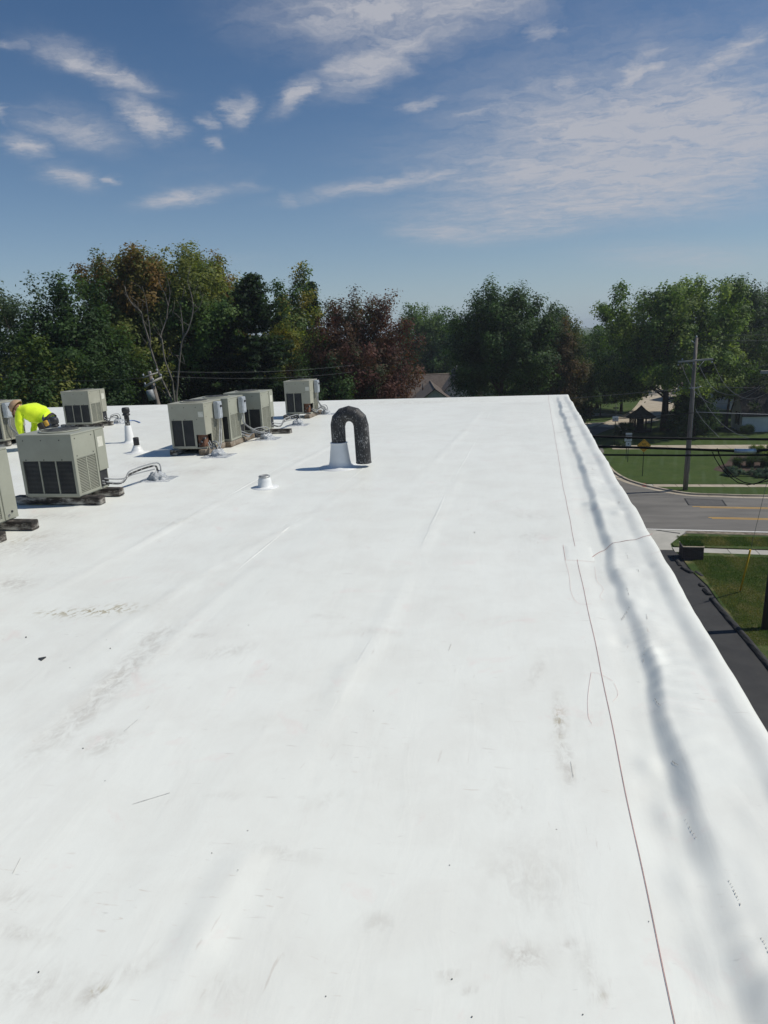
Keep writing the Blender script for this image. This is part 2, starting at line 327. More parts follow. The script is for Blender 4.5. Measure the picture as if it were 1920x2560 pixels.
def roofmat():
    m, nt, p = newmat('white_roof_membrane')
    co = coords(nt)
    tone = noisy(nt, .35, 4, .55, co)
    base = ramp(nt, tone, [(.3, (.80, .81, .75)), (.7, (.845, .855, .80))])
    at = node(nt, 'ShaderNodeAttribute', attribute_name='dirt')
    sep = nt.nodes.new('ShaderNodeSeparateColor'); nt.links.new(at.outputs['Color'], sep.inputs[0])
    def mul(a, b, clamp=True):
        n = nt.nodes.new('ShaderNodeMath'); n.operation = 'MULTIPLY'; n.use_clamp = clamp
        for i, q in enumerate((a, b)):
            if isinstance(q, (int, float)): n.inputs[i].default_value = q
            else: nt.links.new(q, n.inputs[i])
        return n.outputs[0]
    # soft dirt film, heavier where people have walked
    film = mul(ramp(nt, noisy(nt, 2.3, 7, .65, co, .4), [(.42, 0.), (.75, 1.)]), .27)
    c = mixc(nt, film, base, (.60, .56, .50))
    heavy = mul(sep.outputs[0], ramp(nt, noisy(nt, 17, 9, .75, coords(nt, (1, .55, 1), (0, 0, .5)), .8), [(.42, 0.05), (.60, 1.)]))
    c = mixc(nt, mul(heavy, .72), c, (.40, .36, .31))
    tan = mul(sep.outputs[1], ramp(nt, noisy(nt, 26, 4, .6, coords(nt, (1, .5, 1)), .6), [(.5, 0.), (.58, 1.)]))
    c = mixc(nt, mul(tan, .9), c, (.36, .30, .17))
    # short dragging scuffs in two directions, sparse
    for k, (sc, rot, th, amt, col) in enumerate((((6, 38, 1), 20, .70, .4, (.5, .46, .41)), ((34, 5.0, 1), 12, .70, .4, (.52, .46, .40)), ((12, 48, 1), -38, .72, .45, (.40, .39, .36)), ((10, 60, 1), 75, .70, .4, (.55, .46, .38)))):
        s1 = noisy(nt, 1.0, 3, .5, coords(nt, sc, (0, 0, R(rot))), .3)
        s2 = ramp(nt, noisy(nt, 1.4, 3, .5, coords(nt, (1, 1, 1), (0, 0, k))), [(.48, 0.), (.62, 1.)])
        c = mixc(nt, mul(mul(ramp(nt, s1, [(th-.03, 0.), (th+.03, 1.)]), s2), amt), c, col)
    # pink chalk smudges
    pk = mul(ramp(nt, noisy(nt, 3.2, 6, .7, coords(nt, (1, 1, 1), (0, 0, 1.2)), .5), [(.60, 0.), (.72, 1.)]), .3)
    c = mixc(nt, pk, c, (.78, .62, .58))
    # fine specks
    vo = node(nt, 'ShaderNodeTexVoronoi', Scale=7.0); nt.links.new(co, vo.inputs['Vector'])
    sp = ramp(nt, vo.outputs['Distance'], [(.0, 1.), (.018, 1.), (.03, 0.)])
    sel = nt.nodes.new('ShaderNodeSeparateColor'); nt.links.new(vo.outputs['Color'], sel.inputs[0])
    c = mixc(nt, mul(mul(sp, ramp(nt, sel.outputs[0], [(.7, 0.), (.72, 1.)])), .75), c, (.2, .19, .18))
    nt.links.new(c, p.inputs['Base Color']); p.inputs['Roughness'].default_value = .42
    p.inputs['Specular IOR Level'].default_value = .35
    b1 = node(nt, 'ShaderNodeBump', Strength=.16, Distance=.02); nt.links.new(noisy(nt, 3.2, 4, .5, coords(nt, (2.2, .7, 1)), .5), b1.inputs['Height'])
    b2 = node(nt, 'ShaderNodeBump', Strength=.05, Distance=.004); nt.links.new(noisy(nt, 30, 4, .6, co), b2.inputs['Height']); nt.links.new(b1.outputs[0], b2.inputs['Normal'])
    nt.links.new(b2.outputs[0], p.inputs['Normal'])
    return m
M['roof'] = roofmat()

def lawnmat(name, stripes, dry):
    m, nt, p = newmat(name); co = coords(nt)
    f = noisy(nt, .5, 6, .65, co); g = noisy(nt, 9, 5, .7, coords(nt, (1, .6, 1)))
    c = ramp(nt, f, [(.3, (.026, .052, .012)), (.7, (.055, .088, .02))])
    c = mixc(nt, ramp(nt, g, [(.3, 0.), (.75, .7)]), c, (.075, .115, .028))
    if stripes:  # mowing stripes: sheen of the bent blades put into the colour
        wv = node(nt, 'ShaderNodeTexWave', Scale=.26, Distortion=.8); wv.inputs['Detail Scale'].default_value = .5
        nt.links.new(coords(nt, (1, 1, 1), (0, 0, R(12))), wv.inputs[0])
        a = nt.nodes.new('ShaderNodeMath'); a.operation = 'MULTIPLY'; nt.links.new(ramp(nt, wv.outputs['Fac'], [(.75, 0.), (.95, 1.)]), a.inputs[0]); nt.links.new(ramp(nt, noisy(nt, .16, 3, .5, co), [(.4, 0.), (.62, .45)]), a.inputs[1])
        c = mixc(nt, a.outputs[0], c, (.085, .125, .06))
    if dry:
        d = ramp(nt, noisy(nt, .9, 7, .7, coords(nt, (1, .7, 1), (0, 0, .8)), .6), [(.47, 0.), (.68, 1.)])
        a = nt.nodes.new('ShaderNodeMath'); a.operation = 'MULTIPLY'; nt.links.new(d, a.inputs[0]); a.inputs[1].default_value = dry
        c = mixc(nt, a.outputs[0], c, (.20, .17, .085))
    nt.links.new(c, p.inputs['Base Color']); p.inputs['Roughness'].default_value = .9; p.inputs['Specular IOR Level'].default_value = .15
    bump(nt, p, noisy(nt, 14, 6, .75, coords(nt, (1, .7, 1))), 1.0, .06); return m
M['lawn'] = lawnmat('mown_lawn', True, .10)
M['lawn2'] = lawnmat('patchy_lawn', False, .95)
M['ground'] = lawnmat('rough_ground', False, .25)

def leafmat(name='leaves'):
    m, nt, p = newmat(name); nt.nodes.remove(p)
    out = nt.nodes['Material Output']; at = node(nt, 'ShaderNodeAttribute', attribute_name='tint')
    pb = nt.nodes.new('ShaderNodeBsdfPrincipled'); pb.inputs['Roughness'].default_value = .6; pb.inputs['Specular IOR Level'].default_value = .22
    tr = nt.nodes.new('ShaderNodeBsdfTranslucent'); mx = nt.nodes.new('ShaderNodeMixShader'); mx.inputs[0].default_value = .42
    g = nt.nodes.new('ShaderNodeMix'); g.data_type = 'RGBA'; g.blend_type = 'MULTIPLY'; g.inputs[0].default_value = 1; nt.links.new(at.outputs['Color'], g.inputs[6]); g.inputs[7].default_value = (1.5, 1.5, .7, 1)
    nt.links.new(at.outputs['Color'], pb.inputs['Base Color']); nt.links.new(g.outputs[2], tr.inputs['Color'])
    nt.links.new(pb.outputs[0], mx.inputs[1]); nt.links.new(tr.outputs[0], mx.inputs[2]); nt.links.new(mx.outputs[0], out.inputs[0]); return m
M['leaf'] = leafmat()

# ------------------------------------------------------------------ building and roof membrane
EX, EY = 1.04, 18.12             # right and far roof edges
rng = np.random.default_rng(7)
def vnoise(X, Y, sx, sy, seed):
    """smooth value noise on arrays, feature size sx by sy"""
    g = np.random.default_rng(seed).random((64, 64)); u = X/sx+100.3; v = Y/sy+100.7
    i, j = np.floor(u).astype(int), np.floor(v).astype(int); a, b = u-i, v-j
    a = a*a*(3-2*a); b = b*b*(3-2*b)
    G = lambda p, q: g[p % 64, q % 64]
    return (G(i, j)*(1-a)*(1-b)+G(i+1, j)*a*(1-b)+G(i, j+1)*(1-a)*b+G(i+1, j+1)*a*b)*2-1
def sstep(t): t = np.clip(t, 0, 1); return t*t*(3-2*t)
VY = np.array([-6, 1.5, 2.0, 2.6, 3.6, 4.9, 9.0, 15.9, 17.4, 20]); VX = np.array([.60, .60, .61, .615, .625, .65, .68, .72, .74, .74])+.012
def rline(pts): 
    q = np.array([onroof(x, y)[:2] for x, y in pts]); q = q[np.argsort(q[:, 1])]; return q
ridges = [(rline([(0, 1540), (217, 1430), (463, 1300), (700, 1180), (900, 1078)]), .030, .010), (rline([(0, 1899), (110, 1815), (191, 1751), (300, 1660)]), .03, .007),
          (rline([(470, 2430), (510, 2330), (570, 2220), (640, 2110)]), .05, .013), (rline([(395, 2560), (430, 2480), (520, 2300)]), .04, .007), (rline([(820, 1760), (850, 1705), (880, 1650)]), .035, .008),
          (rline([(1040, 1400), (1075, 1330), (1110, 1260), (1160, 1180)]), .035, .007), (rline([(0, 1790), (240, 1610), (515, 1430), (760, 1300), (960, 1170)]), .022, .006),
          (rline([(330, 1690), (560, 1480), (700, 1380)]), .035, .006), (rline([(700, 2000), (830, 1780), (960, 1560), (1040, 1400)]), .05, .005), (rline([(60, 1320), (290, 1230), (600, 1120)]), .025, .006),
          (rline([(1000, 1240), (1080, 1160), (1160, 1080), (1210, 1020)]), .03, .006)]
lumps = [(1620, 1915, .05, .010), (1672, 2045, .055, .011), (1712, 2215, .06, .010), (1790, 2400, .07, .011), (1660, 1660, .05, -.008), (1590, 1520, .05, .009), (1560, 1450, .05, .008),
         (1640, 1655, .06, .012), (1545, 1300, .05, .012), (1475, 1260, .06, .016), (1490, 1275, .05, .012), (1550, 1600, .05, -.008)]
def roof_h(X, Y):
    X = np.asarray(X, float); Y = np.asarray(Y, float)
    xc = np.interp(Y, VY, VX) + .028*vnoise(X*0, Y, 1, .55, 3) + .016*vnoise(X*0, Y, 1, .21, 4)
    near = 1.0
    wd_ = .09+.035*sstep((3.6-Y)/2.2); stp = sstep((X-(xc-wd_/2))/wd_)
    hgt = .045 + .016*vnoise(X*0, Y, 1, .8, 5) + .010*vnoise(X*0, Y, 1, .27, 16)
    z = stp*hgt
    z -= .006*np.exp(-((X-(xc-.12))/.07)**2)*(1+.5*vnoise(X*0, Y, 1, .4, 6))
    z += .026*sstep((X-.88)/.10)*(1+.35*vnoise(X*0, Y, 1, .9, 8))        # edge nailer
    z += .011*stp*vnoise(X, Y, .16, .30, 9)*(.4+.6*np.clip(vnoise(X*0, Y, 1, 1.1, 17)+.6, 0, 1)) + .003*stp*vnoise(X, Y, .07, .12, 10)
    z += .006*np.exp(-((X-xc-.07)/.09)**2)*np.sin(Y*52+6*vnoise(X, Y, .3, .5, 14))*np.clip(vnoise(X, Y, .5, .7, 15)+.35, 0, 1)
    flat = 1-stp
    z += flat*(.008*vnoise(X, Y, 1.3, 3.5, 11) + .0035*vnoise(X, Y, .35, 1.3, 12))
    for q, wd, hh in ridges:
        xi = np.interp(Y, q[:, 1], q[:, 0]); y0, y1 = q[0, 1], q[-1, 1]; e = .18*(y1-y0)
        k = sstep((Y-y0)/e)*sstep((y1-Y)/e)*(.6+.4*vnoise(X*0, Y, 1, .8, 21))
        d = X-xi; z += 1.7*hh*k*np.exp(-(d/wd)**2)
    for px_, py_, r_, a_ in lumps:
        c = onroof(px_, py_); z += 1.35*a_*np.exp(-(((X-c[0])/r_)**2+((Y-c[1])/(r_*1.5))**2))
    k = sstep((Y-17.55)/.5); return z*(1-k)+.088*k
def roof_z(x, y): return ZR + float(roof_h(np.array([x]), np.array([y]))[0])

xs = list(np.arange(-26, -8, .16)) + list(np.arange(-8, -.2, .05)) + list(np.arange(-.2, .40, .03)) + list(np.arange(.40, EX-.035, .0135)) 
ys = list(np.arange(-6, .6, .15)) + list(np.arange(.6, 4.5, .022)) + list(np.arange(4.5, 9, .035)) + list(np.arange(9, EY-.03, .07))
xs = np.array(xs); ys = np.array(ys)
XX = np.concatenate([xs, [EX-.022, EX-.008, EX, EX+.002]]); XD = np.concatenate([xs*0, [-.003, -.014, -.04, -.30]])
YY = np.concatenate([ys, [EY-.022, EY-.008, EY, EY+.002]]); YD = np.concatenate([ys*0, [-.003, -.014, -.04, -.30]])
gx, gy = np.meshgrid(XX, YY)
gz = roof_h(np.minimum(gx, EX-.035), np.minimum(gy, EY-.03)) + np.minimum(XD[None, :], YD[:, None])
def grid_mesh(name, gx, gy, gz):
    nr, nc = gx.shape; me = bpy.data.meshes.new(name)
    co = np.stack([gx, gy, gz], -1).reshape(-1, 3); idx = np.arange(nr*nc).reshape(nr, nc)
    q = np.stack([idx[:-1, :-1], idx[:-1, 1:], idx[1:, 1:], idx[1:, :-1]], -1).reshape(-1, 4)
    me.vertices.add(len(co)); me.vertices.foreach_set('co', co.ravel().astype(np.float32))
    me.loops.add(q.size); me.loops.foreach_set('vertex_index', q.ravel().astype(np.int32))
    me.polygons.add(len(q)); me.polygons.foreach_set('loop_start', (np.arange(len(q))*4).astype(np.int32))
    me.polygons.foreach_set('use_smooth', np.ones(len(q), bool)); me.update(); me.validate(); return me
rm = grid_mesh('roof_membrane', gx, gy, gz)
# where the membrane is soiled (foot traffic, ponding), placed on the roof plane
V = np.stack([gx.ravel()-0, gy.ravel(), gx.ravel()*0+ZR], -1) - EYE
dep = V@fw; dep = np.where(dep < .3, 1e9, dep); PX = 960+F*(V@rt)/dep; PY = 1280-F*(V@up)/dep
def blobs(lst):
    a = np.zeros(len(PX))
    for x, y, rx, ry, rot, amt in lst:
        c, s = math.cos(R(rot)), math.sin(R(rot)); dx, dy = PX-x, PY-y
        u = (dx*c+dy*s)/rx; v = (-dx*s+dy*c)/ry; a = np.maximum(a, amt*np.exp(-(u*u+v*v)))
    return a
dirt = blobs([(300, 1690, 160, 26, -42, .8), (200, 1790, 170, 26, -40, .75), (390, 1590, 60, 16, -30, .8), (260, 1860, 60, 22, -25, .7), (570, 1630, 70, 14, -10, .5), (60, 1370, 110, 20, -5, .6), (30, 1460, 60, 18, -5, .7),
              (100, 1340, 90, 12, -5, .5), (240, 2480, 60, 26, -35, .9), (90, 2470, 120, 60, 0, .45), (330, 2430, 70, 20, -30, .5), (1400, 1830, 14, 90, -3, .9), (1420, 1905, 10, 40, -12, 1.), (1430, 1950, 6, 20, -12, 1.),
              (1310, 2390, 60, 34, 25, .8), (1420, 2360, 22, 14, 0, .9), (1495, 2490, 16, 22, 0, 1.), (1470, 2430, 20, 60, -20, .5), (1130, 2440, 14, 10, 0, 1.), (1172, 2472, 14, 11, 0, .9), (945, 2305, 40, 30, 0, .45), (560, 2480, 60, 50, 0, .35),
              (1330, 2200, 120, 90, 30, .3), (1270, 2000, 60, 60, 0, .25), (1340, 1680, 40, 14, -60, .5), (700, 2130, 90, 20, 10, .35), (30, 2240, 50, 20, 0, .6), (40, 2330, 60, 20, 10, .6), (560, 1990, 40, 8, 0, .5), (950, 1580, 60, 9, 0, .35),
              (810, 1540, 36, 8, 0, .4), (500, 1590, 30, 6, 0, .6), (450, 1180, 160, 8, -4, .5), (600, 1110, 180, 8, -6, .45), (420, 1310, 90, 8, -10, .4), (130, 1290, 80, 7, 0, .6), (360, 1160, 60, 8, 0, .6), (1330, 1290, 50, 8, 0, .35), (1330, 1340, 40, 12, 0, .4),
              (1000, 1010, 200, 4, -2, .4), (1310, 1008, 60, 4, -2, .4), (680, 1075, 120, 5, -5, .4), (120, 2330, 40, 40, 0, .3), (820, 2000, 60, 14, -20, .35)])
tan = blobs([(240, 1527, 100, 11, -4, 1.), (150, 1530, 60, 9, 0, .9), (300, 1518, 30, 8, -8, 1.), (1400, 1800, 10, 40, -3, .8), (1495, 2490, 9, 18, 0, 1.), (250, 2480, 24, 14, -35, .8), (60, 1350, 50, 6, -8, .6)])
ca = rm.color_attributes.new('dirt', 'FLOAT_COLOR', 'POINT')
ca.data.foreach_set('color', np.stack([dirt, tan, dirt*0, dirt*0+1], -1).ravel().astype(np.float32))

bld = thing('commercial_building', 'flat-roofed building with white membrane roof filling the foreground', 'building', (0, 0, 0))
roof = obj('roof_membrane', rm, M['roof'], bld, loc=(0, 0, ZR)); roof['label'] = 'white welded roof membrane with raised rounded edge'
obj('wall', bx(-25.9, EX-.03, -5.9, EY-.03, -.3, ZR-.10), M['brick'], bld)

def ribbon(bm, pts, width, lift=.003):
    """flat strip following the membrane along world points"""
    pts = [np.array(p[:2], float) for p in pts]; L_, R_ = [], []
    for i, p in enumerate(pts):
        t = pts[min(i+1, len(pts)-1)]-pts[max(i-1, 0)]; t = t/(np.linalg.norm(t)+1e-9); n = np.array([-t[1], t[0]])
        wd = width[i] if hasattr(width, '__len__') else width
        for S, sg in ((L_, 1), (R_, -1)):
            q = p+n*sg*wd/2; S.append(bm.verts.new((q[0], q[1], float(roof_h(q[0:1], q[1:2])[0])+lift)))
    for i in range(len(pts)-1): bm.faces.new((L_[i], R_[i], R_[i+1], L_[i+1]))
def dense(pts, step=.05):
    out = []
    for a, b in zip(pts, pts[1:]):
        a, b = np.array(a[:2]), np.array(b[:2]); n = max(1, int(np.linalg.norm(b-a)/step)); out += [a+(b-a)*k/n for k in range(n)]
    return out+[np.array(pts[-1][:2])]
PXR = lambda l: [onroof(*p) for p in l]
bm = BM(); ribbon(bm, [p+np.array([.002*math.sin(p[1]*2.1)+.0015*math.sin(p[1]*7), 0]) for p in dense([(.40, -3), (.40, 2.7), (.405, 5.3), (.425, 8.3), (.47, 12), (.54, 18.0)], .08)], .0023)
obj('seam_line', bm, M['seamline'], roof)
bm = BM(); ribbon(bm, dense(smooth_poly(PXR([(1480, 1392), (1505, 1378), (1560, 1368), (1610, 1362), (1630, 1354)])), .03), .006); obj('seam_line', bm, M['seamline'], roof)
bm = BM(); ribbon(bm, dense(smooth_poly(PXR([(1385, 1084), (1420, 1078), (1468, 1070)])), .06), .005); obj('seam_line', bm, M['scuff'], roof)
# welded laps between membrane sheets: a low raised strip with a lit and a shaded flank
def lap(xa, xb, y0, y1, h_, wd, seed):
    y = np.arange(y0, y1, .07); t = (y-y0)/(y1-y0); x = xa+(xb-xa)*t+.012*np.sin(y*.9+xa*3)+.004*np.sin(y*4.1+xa)
    mod = np.clip(vnoise(y*0, y, 1, 1.3, seed)*1.1+.45*vnoise(y*0, y, 1, .37, seed+1)+.12, -.6, 1)
    mod = mod*sstep((y-y0)/1.2)-.3*(1-sstep((y-y0)/1.2)); off = np.array([-wd, -wd*.3, wd*.1, wd*.5]); gx_ = x[:, None]+off[None]; gy_ = np.repeat(y[:, None], 4, 1); gz_ = roof_h(gx_, gy_)
    gz_[:, 1:3] += (h_*mod)[:, None]; gz_[:, 0] -= .002; gz_[:, 3] -= .002
    obj('lap_seam', grid_mesh('lap_seam', gx_, gy_, gz_), M['roof'], roof)
for k, (xa, xb, h_, wd) in enumerate(((-.93, -.76, .0018, .03), (-2.36, -2.10, .0028, .03), (-3.62, -3.36, .0045, .035), (-4.95, -4.7, .003, .03), (-6.3, -6.05, .003, .03), (-7.7, -7.4, .003, .03), (-9.1, -8.8, .003, .03), (-10.6, -10.2, .003, .03))):
    lap(xa, xb, 2.9 if k == 0 else -2.0, 17.5, h_, wd, 40+3*k)
# red pencil loops
for pts, wd in (([(1478, 1682), (1470, 1740), (1471, 1790), (1480, 1810)], .003), ([(1478, 1682), (1500, 1686), (1532, 1703)], .003), ([(1535, 1708), (1545, 1735), (1532, 1755)], .0025),
                ([(1412, 1398), (1423, 1440), (1428, 1480), (1445, 1508), (1480, 1510)], .003), ([(1487, 1415), (1492, 1450), (1508, 1470), (1500, 1490), (1510, 1500)], .0025), ([(1625, 1405), (1655, 1400)], .003), ([(720, 1172), (800, 1182), (830, 1178)], .004)):
    bm = BM(); ribbon(bm, dense(smooth_poly(PXR(pts)), .02), wd*.55); obj('pencil_mark', bm, M['redpen'], roof)
# dark scuffs and felt-tip ticks
bm = BM(); rr = random.Random(5)
for a, b, wd in (((332, 2010), (425, 1982), .004), ((1122, 1626), (1128, 1610), .005), ((32, 2185), (52, 2146), .003), ((1427, 1905), (1434, 1945), .003),
                 ((310, 1830), (345, 1800), .003)):
    ribbon(bm, dense(PXR([a, b]), .02), wd*.55)
for x, y, n_, dx, dy in ((1553, 1545, 7, 3, -3), (1566, 1483, 3, 2, 6), (1610, 1630, 4, -1, 8), (1614, 1550, 3, 1, 4), (1636, 1758, 4, 4, 8), (1712, 2060, 6, 5, 9), (1820, 2220, 8, 4, 8), (1900, 2370, 8, 4, 10), (1680, 1915, 4, 4, 5), (1590, 1440, 2, 4, 0), (1564, 1395, 3, 2, 5), (1480, 1180, 2, 5, 3), (1545, 1265, 2, 3, 1)):
    for k in range(n_):
        p = (x+dx*k, y+dy*k); ribbon(bm, PXR([p, (p[0]+rr.uniform(1, 3), p[1]+rr.uniform(1, 6))]), .0028)
obj('scuff_mark', bm, M['scuff'], roof)['kind'] = 'stuff'
# welded patch over the T-joint
bm = BM(); pc = PXR([(1415, 1372), (1468, 1368), (1481, 1394), (1425, 1399)]); n_ = 8
cx, cy = np.mean([p[0] for p in pc]), np.mean([p[1] for p in pc]); hx, hy = .115, .20
g1, g2 = np.meshgrid(np.linspace(cx-hx, cx+hx, 12), np.linspace(cy-hy, cy+hy, 12)); pz = roof_h(g1, g2)+.0035
edge = np.zeros_like(pz, bool); edge[0] = edge[-1] = True; edge[:, 0] = edge[:, -1] = True; pz[edge] -= .005
obj('membrane_patch', grid_mesh('membrane_patch', g1, g2, pz), M['roof'], roof)
bm = BM(); ribbon(bm, dense([(cx-hx, cy+hy), (cx-hx, cy-hy), (cx+hx*.9, cy-hy)], .03), .0025, .004); obj('patch_edge', bm, M['seamline'], roof)

# ------------------------------------------------------------------ rooftop condensing units
def slats(bm, x0, x1, z0, z1, y, pitch_, th, dep_, axis):
    z = z0+pitch_/2
    while z < z1-th/2:
        if axis == 'y': box(bm, x0, x1, y-dep_/2, y+dep_/2, z-th/2, z+th/2)
        else: box(bm, y-dep_/2, y+dep_/2, x0, x1, z-th/2, z+th/2)
        z += pitch_
def unit(name, label, loc, kind='A', W=.72, D=.62, HT=.72, legs=.11, box_side=False, mat=None, plain=False):
    """condenser cabinet, front towards -Y, right side towards +X; origin on the roof under its middle"""
    mt = mat or M['unit']; t = thing('condensing_unit', label, 'air conditioner', loc, 0, 'rooftop condensing units')
    z0, z1 = legs, legs+HT; x0, x1, y0, y1 = -W/2, W/2, -D/2, D/2; zg = z0+HT*(.58 if kind == 'A' else .63)
    # cabinet: upper shell, corner posts, base pan, rear and left skins; grille openings stay open
    bm = BM(); s = .006
    xr = x1 if kind == 'A' else x0+W*.72                     # grille end on the front
    xg0 = x0+.035; xg1 = xr-.035
    box(bm, x0, x1, y0, y0+.012, zg, z1-.012)                # front upper skin
    box(bm, x0, xg0, y0, y0+.012, z0, zg-.001); box(bm, xg1, x1 if kind == 'A' else xr, y0, y0+.012, z0, zg-.001)
    box(bm, xg0+.001, xg1-.001, y0, y0+.012, z0, z0+.03)
    ycp = y0+D*.70                                           # control column starts here on the right side
    if kind == 'A':
        box(bm, x1-.012, x1, y0+.0135, ycp, zg+.02, z1-.012); box(bm, x1-.012, x1, y0+.0135, y0+.045, z0, zg+.019)
        box(bm, x1-.012, x1, ycp-.03, ycp, z0, zg+.019); box(bm, x1-.012, x1, y0+.046, ycp-.031, z0, z0+.03)
    else:
        box(bm, xr+.001, x1, y0, y0+.012, z0+HT*.30, zg-.001)
        box(bm, x1-.012, x1, y0+.0135, y1, zg, z1-.012); box(bm, x1-.012, x1, y0+.20, y1, z0, z0+.03); box(bm, x1-.012, x1, y0+.20, y0+.235, z0+.031, zg-.001); box(bm, x1-.012, x1, y1-.03, y1, z0+.031, zg-.001)
        box(bm, x1-.012, x1, y0+.0135, y0+.199, z0+HT*.30, zg-.001)
    box(bm, x0, x0+.012, y0+.0135, y1-.0135, z0, z1-.012); box(bm, x0, x1-.0135, y1-.012, y1, z0, z1-.012)
    box(bm, x0+.013, x1-.013, y0+.013, y1-.013, z0-.015, z0+.012)
    obj('cabinet', bm, mt, t)
    # lid with folded rim and fan opening
    bm = BM(); box(bm, x0-.006, x1+.006, y0-.006, y1+.006, z1-.011, z1+.008, bev=.004); lid = obj('lid', bm, mt, t)
    bm = BM(); lathe(bm, [(.235, z1+.0095), (.235, z1+.020), (.20, z1+.022), (.20, z1+.011)], 28); obj('fan_ring', bm, mt, lid)
    bm = BM()
    for k in range(9): 
        r = .02+.02*k; tube(bm, [(r*math.cos(a), r*math.sin(a), z1+.026) for a in np.linspace(0, 2*math.pi, 25)], .0025, 4, False)
    for k in range(6): a = math.pi*k/6; tube(bm, [(-.215*math.cos(a), -.215*math.sin(a), z1+.029), (.215*math.cos(a), .215*math.sin(a), z1+.029)], .003, 4)
    obj('fan_guard', bm, M['slat'], lid)
    # front coil and grille panels
    n = 3 if kind == 'A' else 2
    obj('coil', bx(x0+.02, x1-.03 if kind == 'A' else xr-.02, y0+.045, y0+.06, z0+.013, zg+.05), M['coil'], t)
    pw = (xg1-xg0)/n
    for k in range(n):
        a, b = xg0+k*pw+.008, xg0+(k+1)*pw-.008
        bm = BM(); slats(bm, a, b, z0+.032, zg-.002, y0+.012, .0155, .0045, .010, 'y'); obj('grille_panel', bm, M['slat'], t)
        if k: obj('grille_mullion', bx(xg0+k*pw-.0075, xg0+k*pw+.0075, y0+.001, y0+.014, z0+.031, zg-.0015), mt, t)
    # side coil and grille
    if kind == 'A':
        obj('coil', bx(x1-.07, x1-.055, y0+.047, ycp-.032, z0+.013, zg+.06), M['coil'], t)
        sy0, sy1 = y0+.046, ycp-.031; m_ = (sy0+sy1)/2
        for a, b in ((sy0+.003, m_-.008), (m_+.008, sy1-.003)):
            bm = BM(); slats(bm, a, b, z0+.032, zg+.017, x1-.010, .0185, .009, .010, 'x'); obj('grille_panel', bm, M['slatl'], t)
        obj('grille_mullion', bx(x1-.014, x1-.001, m_-.0075, m_+.0075, z0+.031, zg+.018), mt, t)
        bm = BM(); box(bm, x1-.10, x1+.012, ycp+.002, y1+.001, z0+(HT*.30 if not plain else 0), z1-.012, bev=.004); cp = obj('control_panel', bm, mt, t)
        obj('service_recess', bx(x1-.10, x1-.012, ycp+.004, y1-.013, z0+.013, z0+HT*.298), M['black'] if not plain else mt, t)
        if not plain: obj('label_sticker', bx(x1+.0125, x1+.0135, ycp+.03, y1-.05, z0+HT*.70, z0+HT*.87), M['sticker'], cp)
        for j, z in enumerate((z0+.045, z0+.075)):
            bm = BM(); tube(bm, [(x1-.03, ycp+.05+.05*j, z), (x1+.022, ycp+.05+.05*j, z)], .011, 8); obj('valve', bm, M['worn'], t)
    else:
        obj('coil', bx(x1-.05, x1-.035, y0+.237, y1-.032, z0+.013, zg-.002), M['coil'], t)
        bm = BM(); sy0, sy1 = y0+.238, y1-.033; z = z0+.04
        slats(bm, sy0, sy1, z0+.033, zg-.003, x1-.008, .022, .007, .008, 'x')
        for k in range(8): yy = sy0+(sy1-sy0)*(k+.5)/8; box(bm, x1-.010, x1-.002, yy-.004, yy+.004, z0+.032, zg-.002)
        obj('grille_panel', bm, mt, t)
        obj('service_recess', bx(xr+.012, x1-.06, y0+.03, y0+.18, z0+.013, z0+HT*.298), M['rust'], t)
        for j, z in enumerate((z0+.06, z0+.11, z0+.155)):
            bm = BM(); tube(bm, [(xr+.05+.04*j, y0+.06, z), (xr+.05+.04*j, y0+.004, z), (xr+.05+.04*j, y0+.003, z), (xr+.05+.04*j, y0-.012, z)], [.012, .012, .02, .02], 8); obj('valve', bm, M['worn'], t)
        obj('label_sticker', bx(xr+.07, xr+.16, y0-.0015, y0-.0005, z0+HT*.70, z0+HT*.82), M['sticker'], t)
    bm = BM()
    def screw(x, y, z, ax):
        if ax == 'y': box(bm, x-.006, x+.006, y-.004, y-.0005, z-.006, z+.006)
        else: box(bm, y+.0005, y+.004, x-.006, x+.006, z-.006, z+.006)
    for z in (z1-.06, zg+.015):
        for fx in (.12, .45, .78): screw(x0+W*fx, y0, z, 'y')
    for fy in (.1, .6): screw(y0+D*fy, x1, z1-.05, 'x'); screw(y0+D*fy, x1, zg+.05, 'x')
    obj('screw_heads', bm, M['screw'], t)['kind'] = 'stuff'
    if box_side:
        by = y0+D*box_side; bm = BM(); box(bm, x1+.014, x1+.10, by-.075, by+.075, z0+HT*.60, z1-.01, bev=.006); db = obj('disconnect_box', bm, M['galv'], t)
        obj('disconnect_cover', bx(x1+.1005, x1+.108, by-.06, by+.06, z0+HT*.63, z1-.04, bev=.003), M['galv'], db)
        obj('handle', bx(x1+.1085, x1+.13, by-.02, by+.02, z1-.10, z1-.07, bev=.003), M['black'], db)
    return t
def px_unit(px_front_left, px_front_right, legs=.11):
    a = onroof(*px_front_left, legs); b = onroof(*px_front_right, legs); return a, b
GU = []
def place(label, px_mid, kind, W=.72, D=.62, legs=.11, back=False, **k):
    """px_mid: photo pixel of the cabinet's bottom corner where front and right side meet"""
    b = onroof(*px_mid, legs); loc = (b[0]-W/2, b[1]+D/2*(-1 if back else 1), ZR); t = unit('condensing_unit', label, loc, kind, W, D, legs=legs, **k); GU.append(t); return t
U1 = place('large beige condensing unit with three dark grille bays, nearest whole one to camera', (200, 1241), 'A')
U0 = place('beige condensing unit cut off by the left edge of the picture, nearest', (45, 1290), 'A', W=.74, back=True, plain=True)
U2 = place('beige condensing unit standing alone near the far edge, right of the kneeling worker', (231, 1059), 'A', W=.68, mat=M['unit2'])
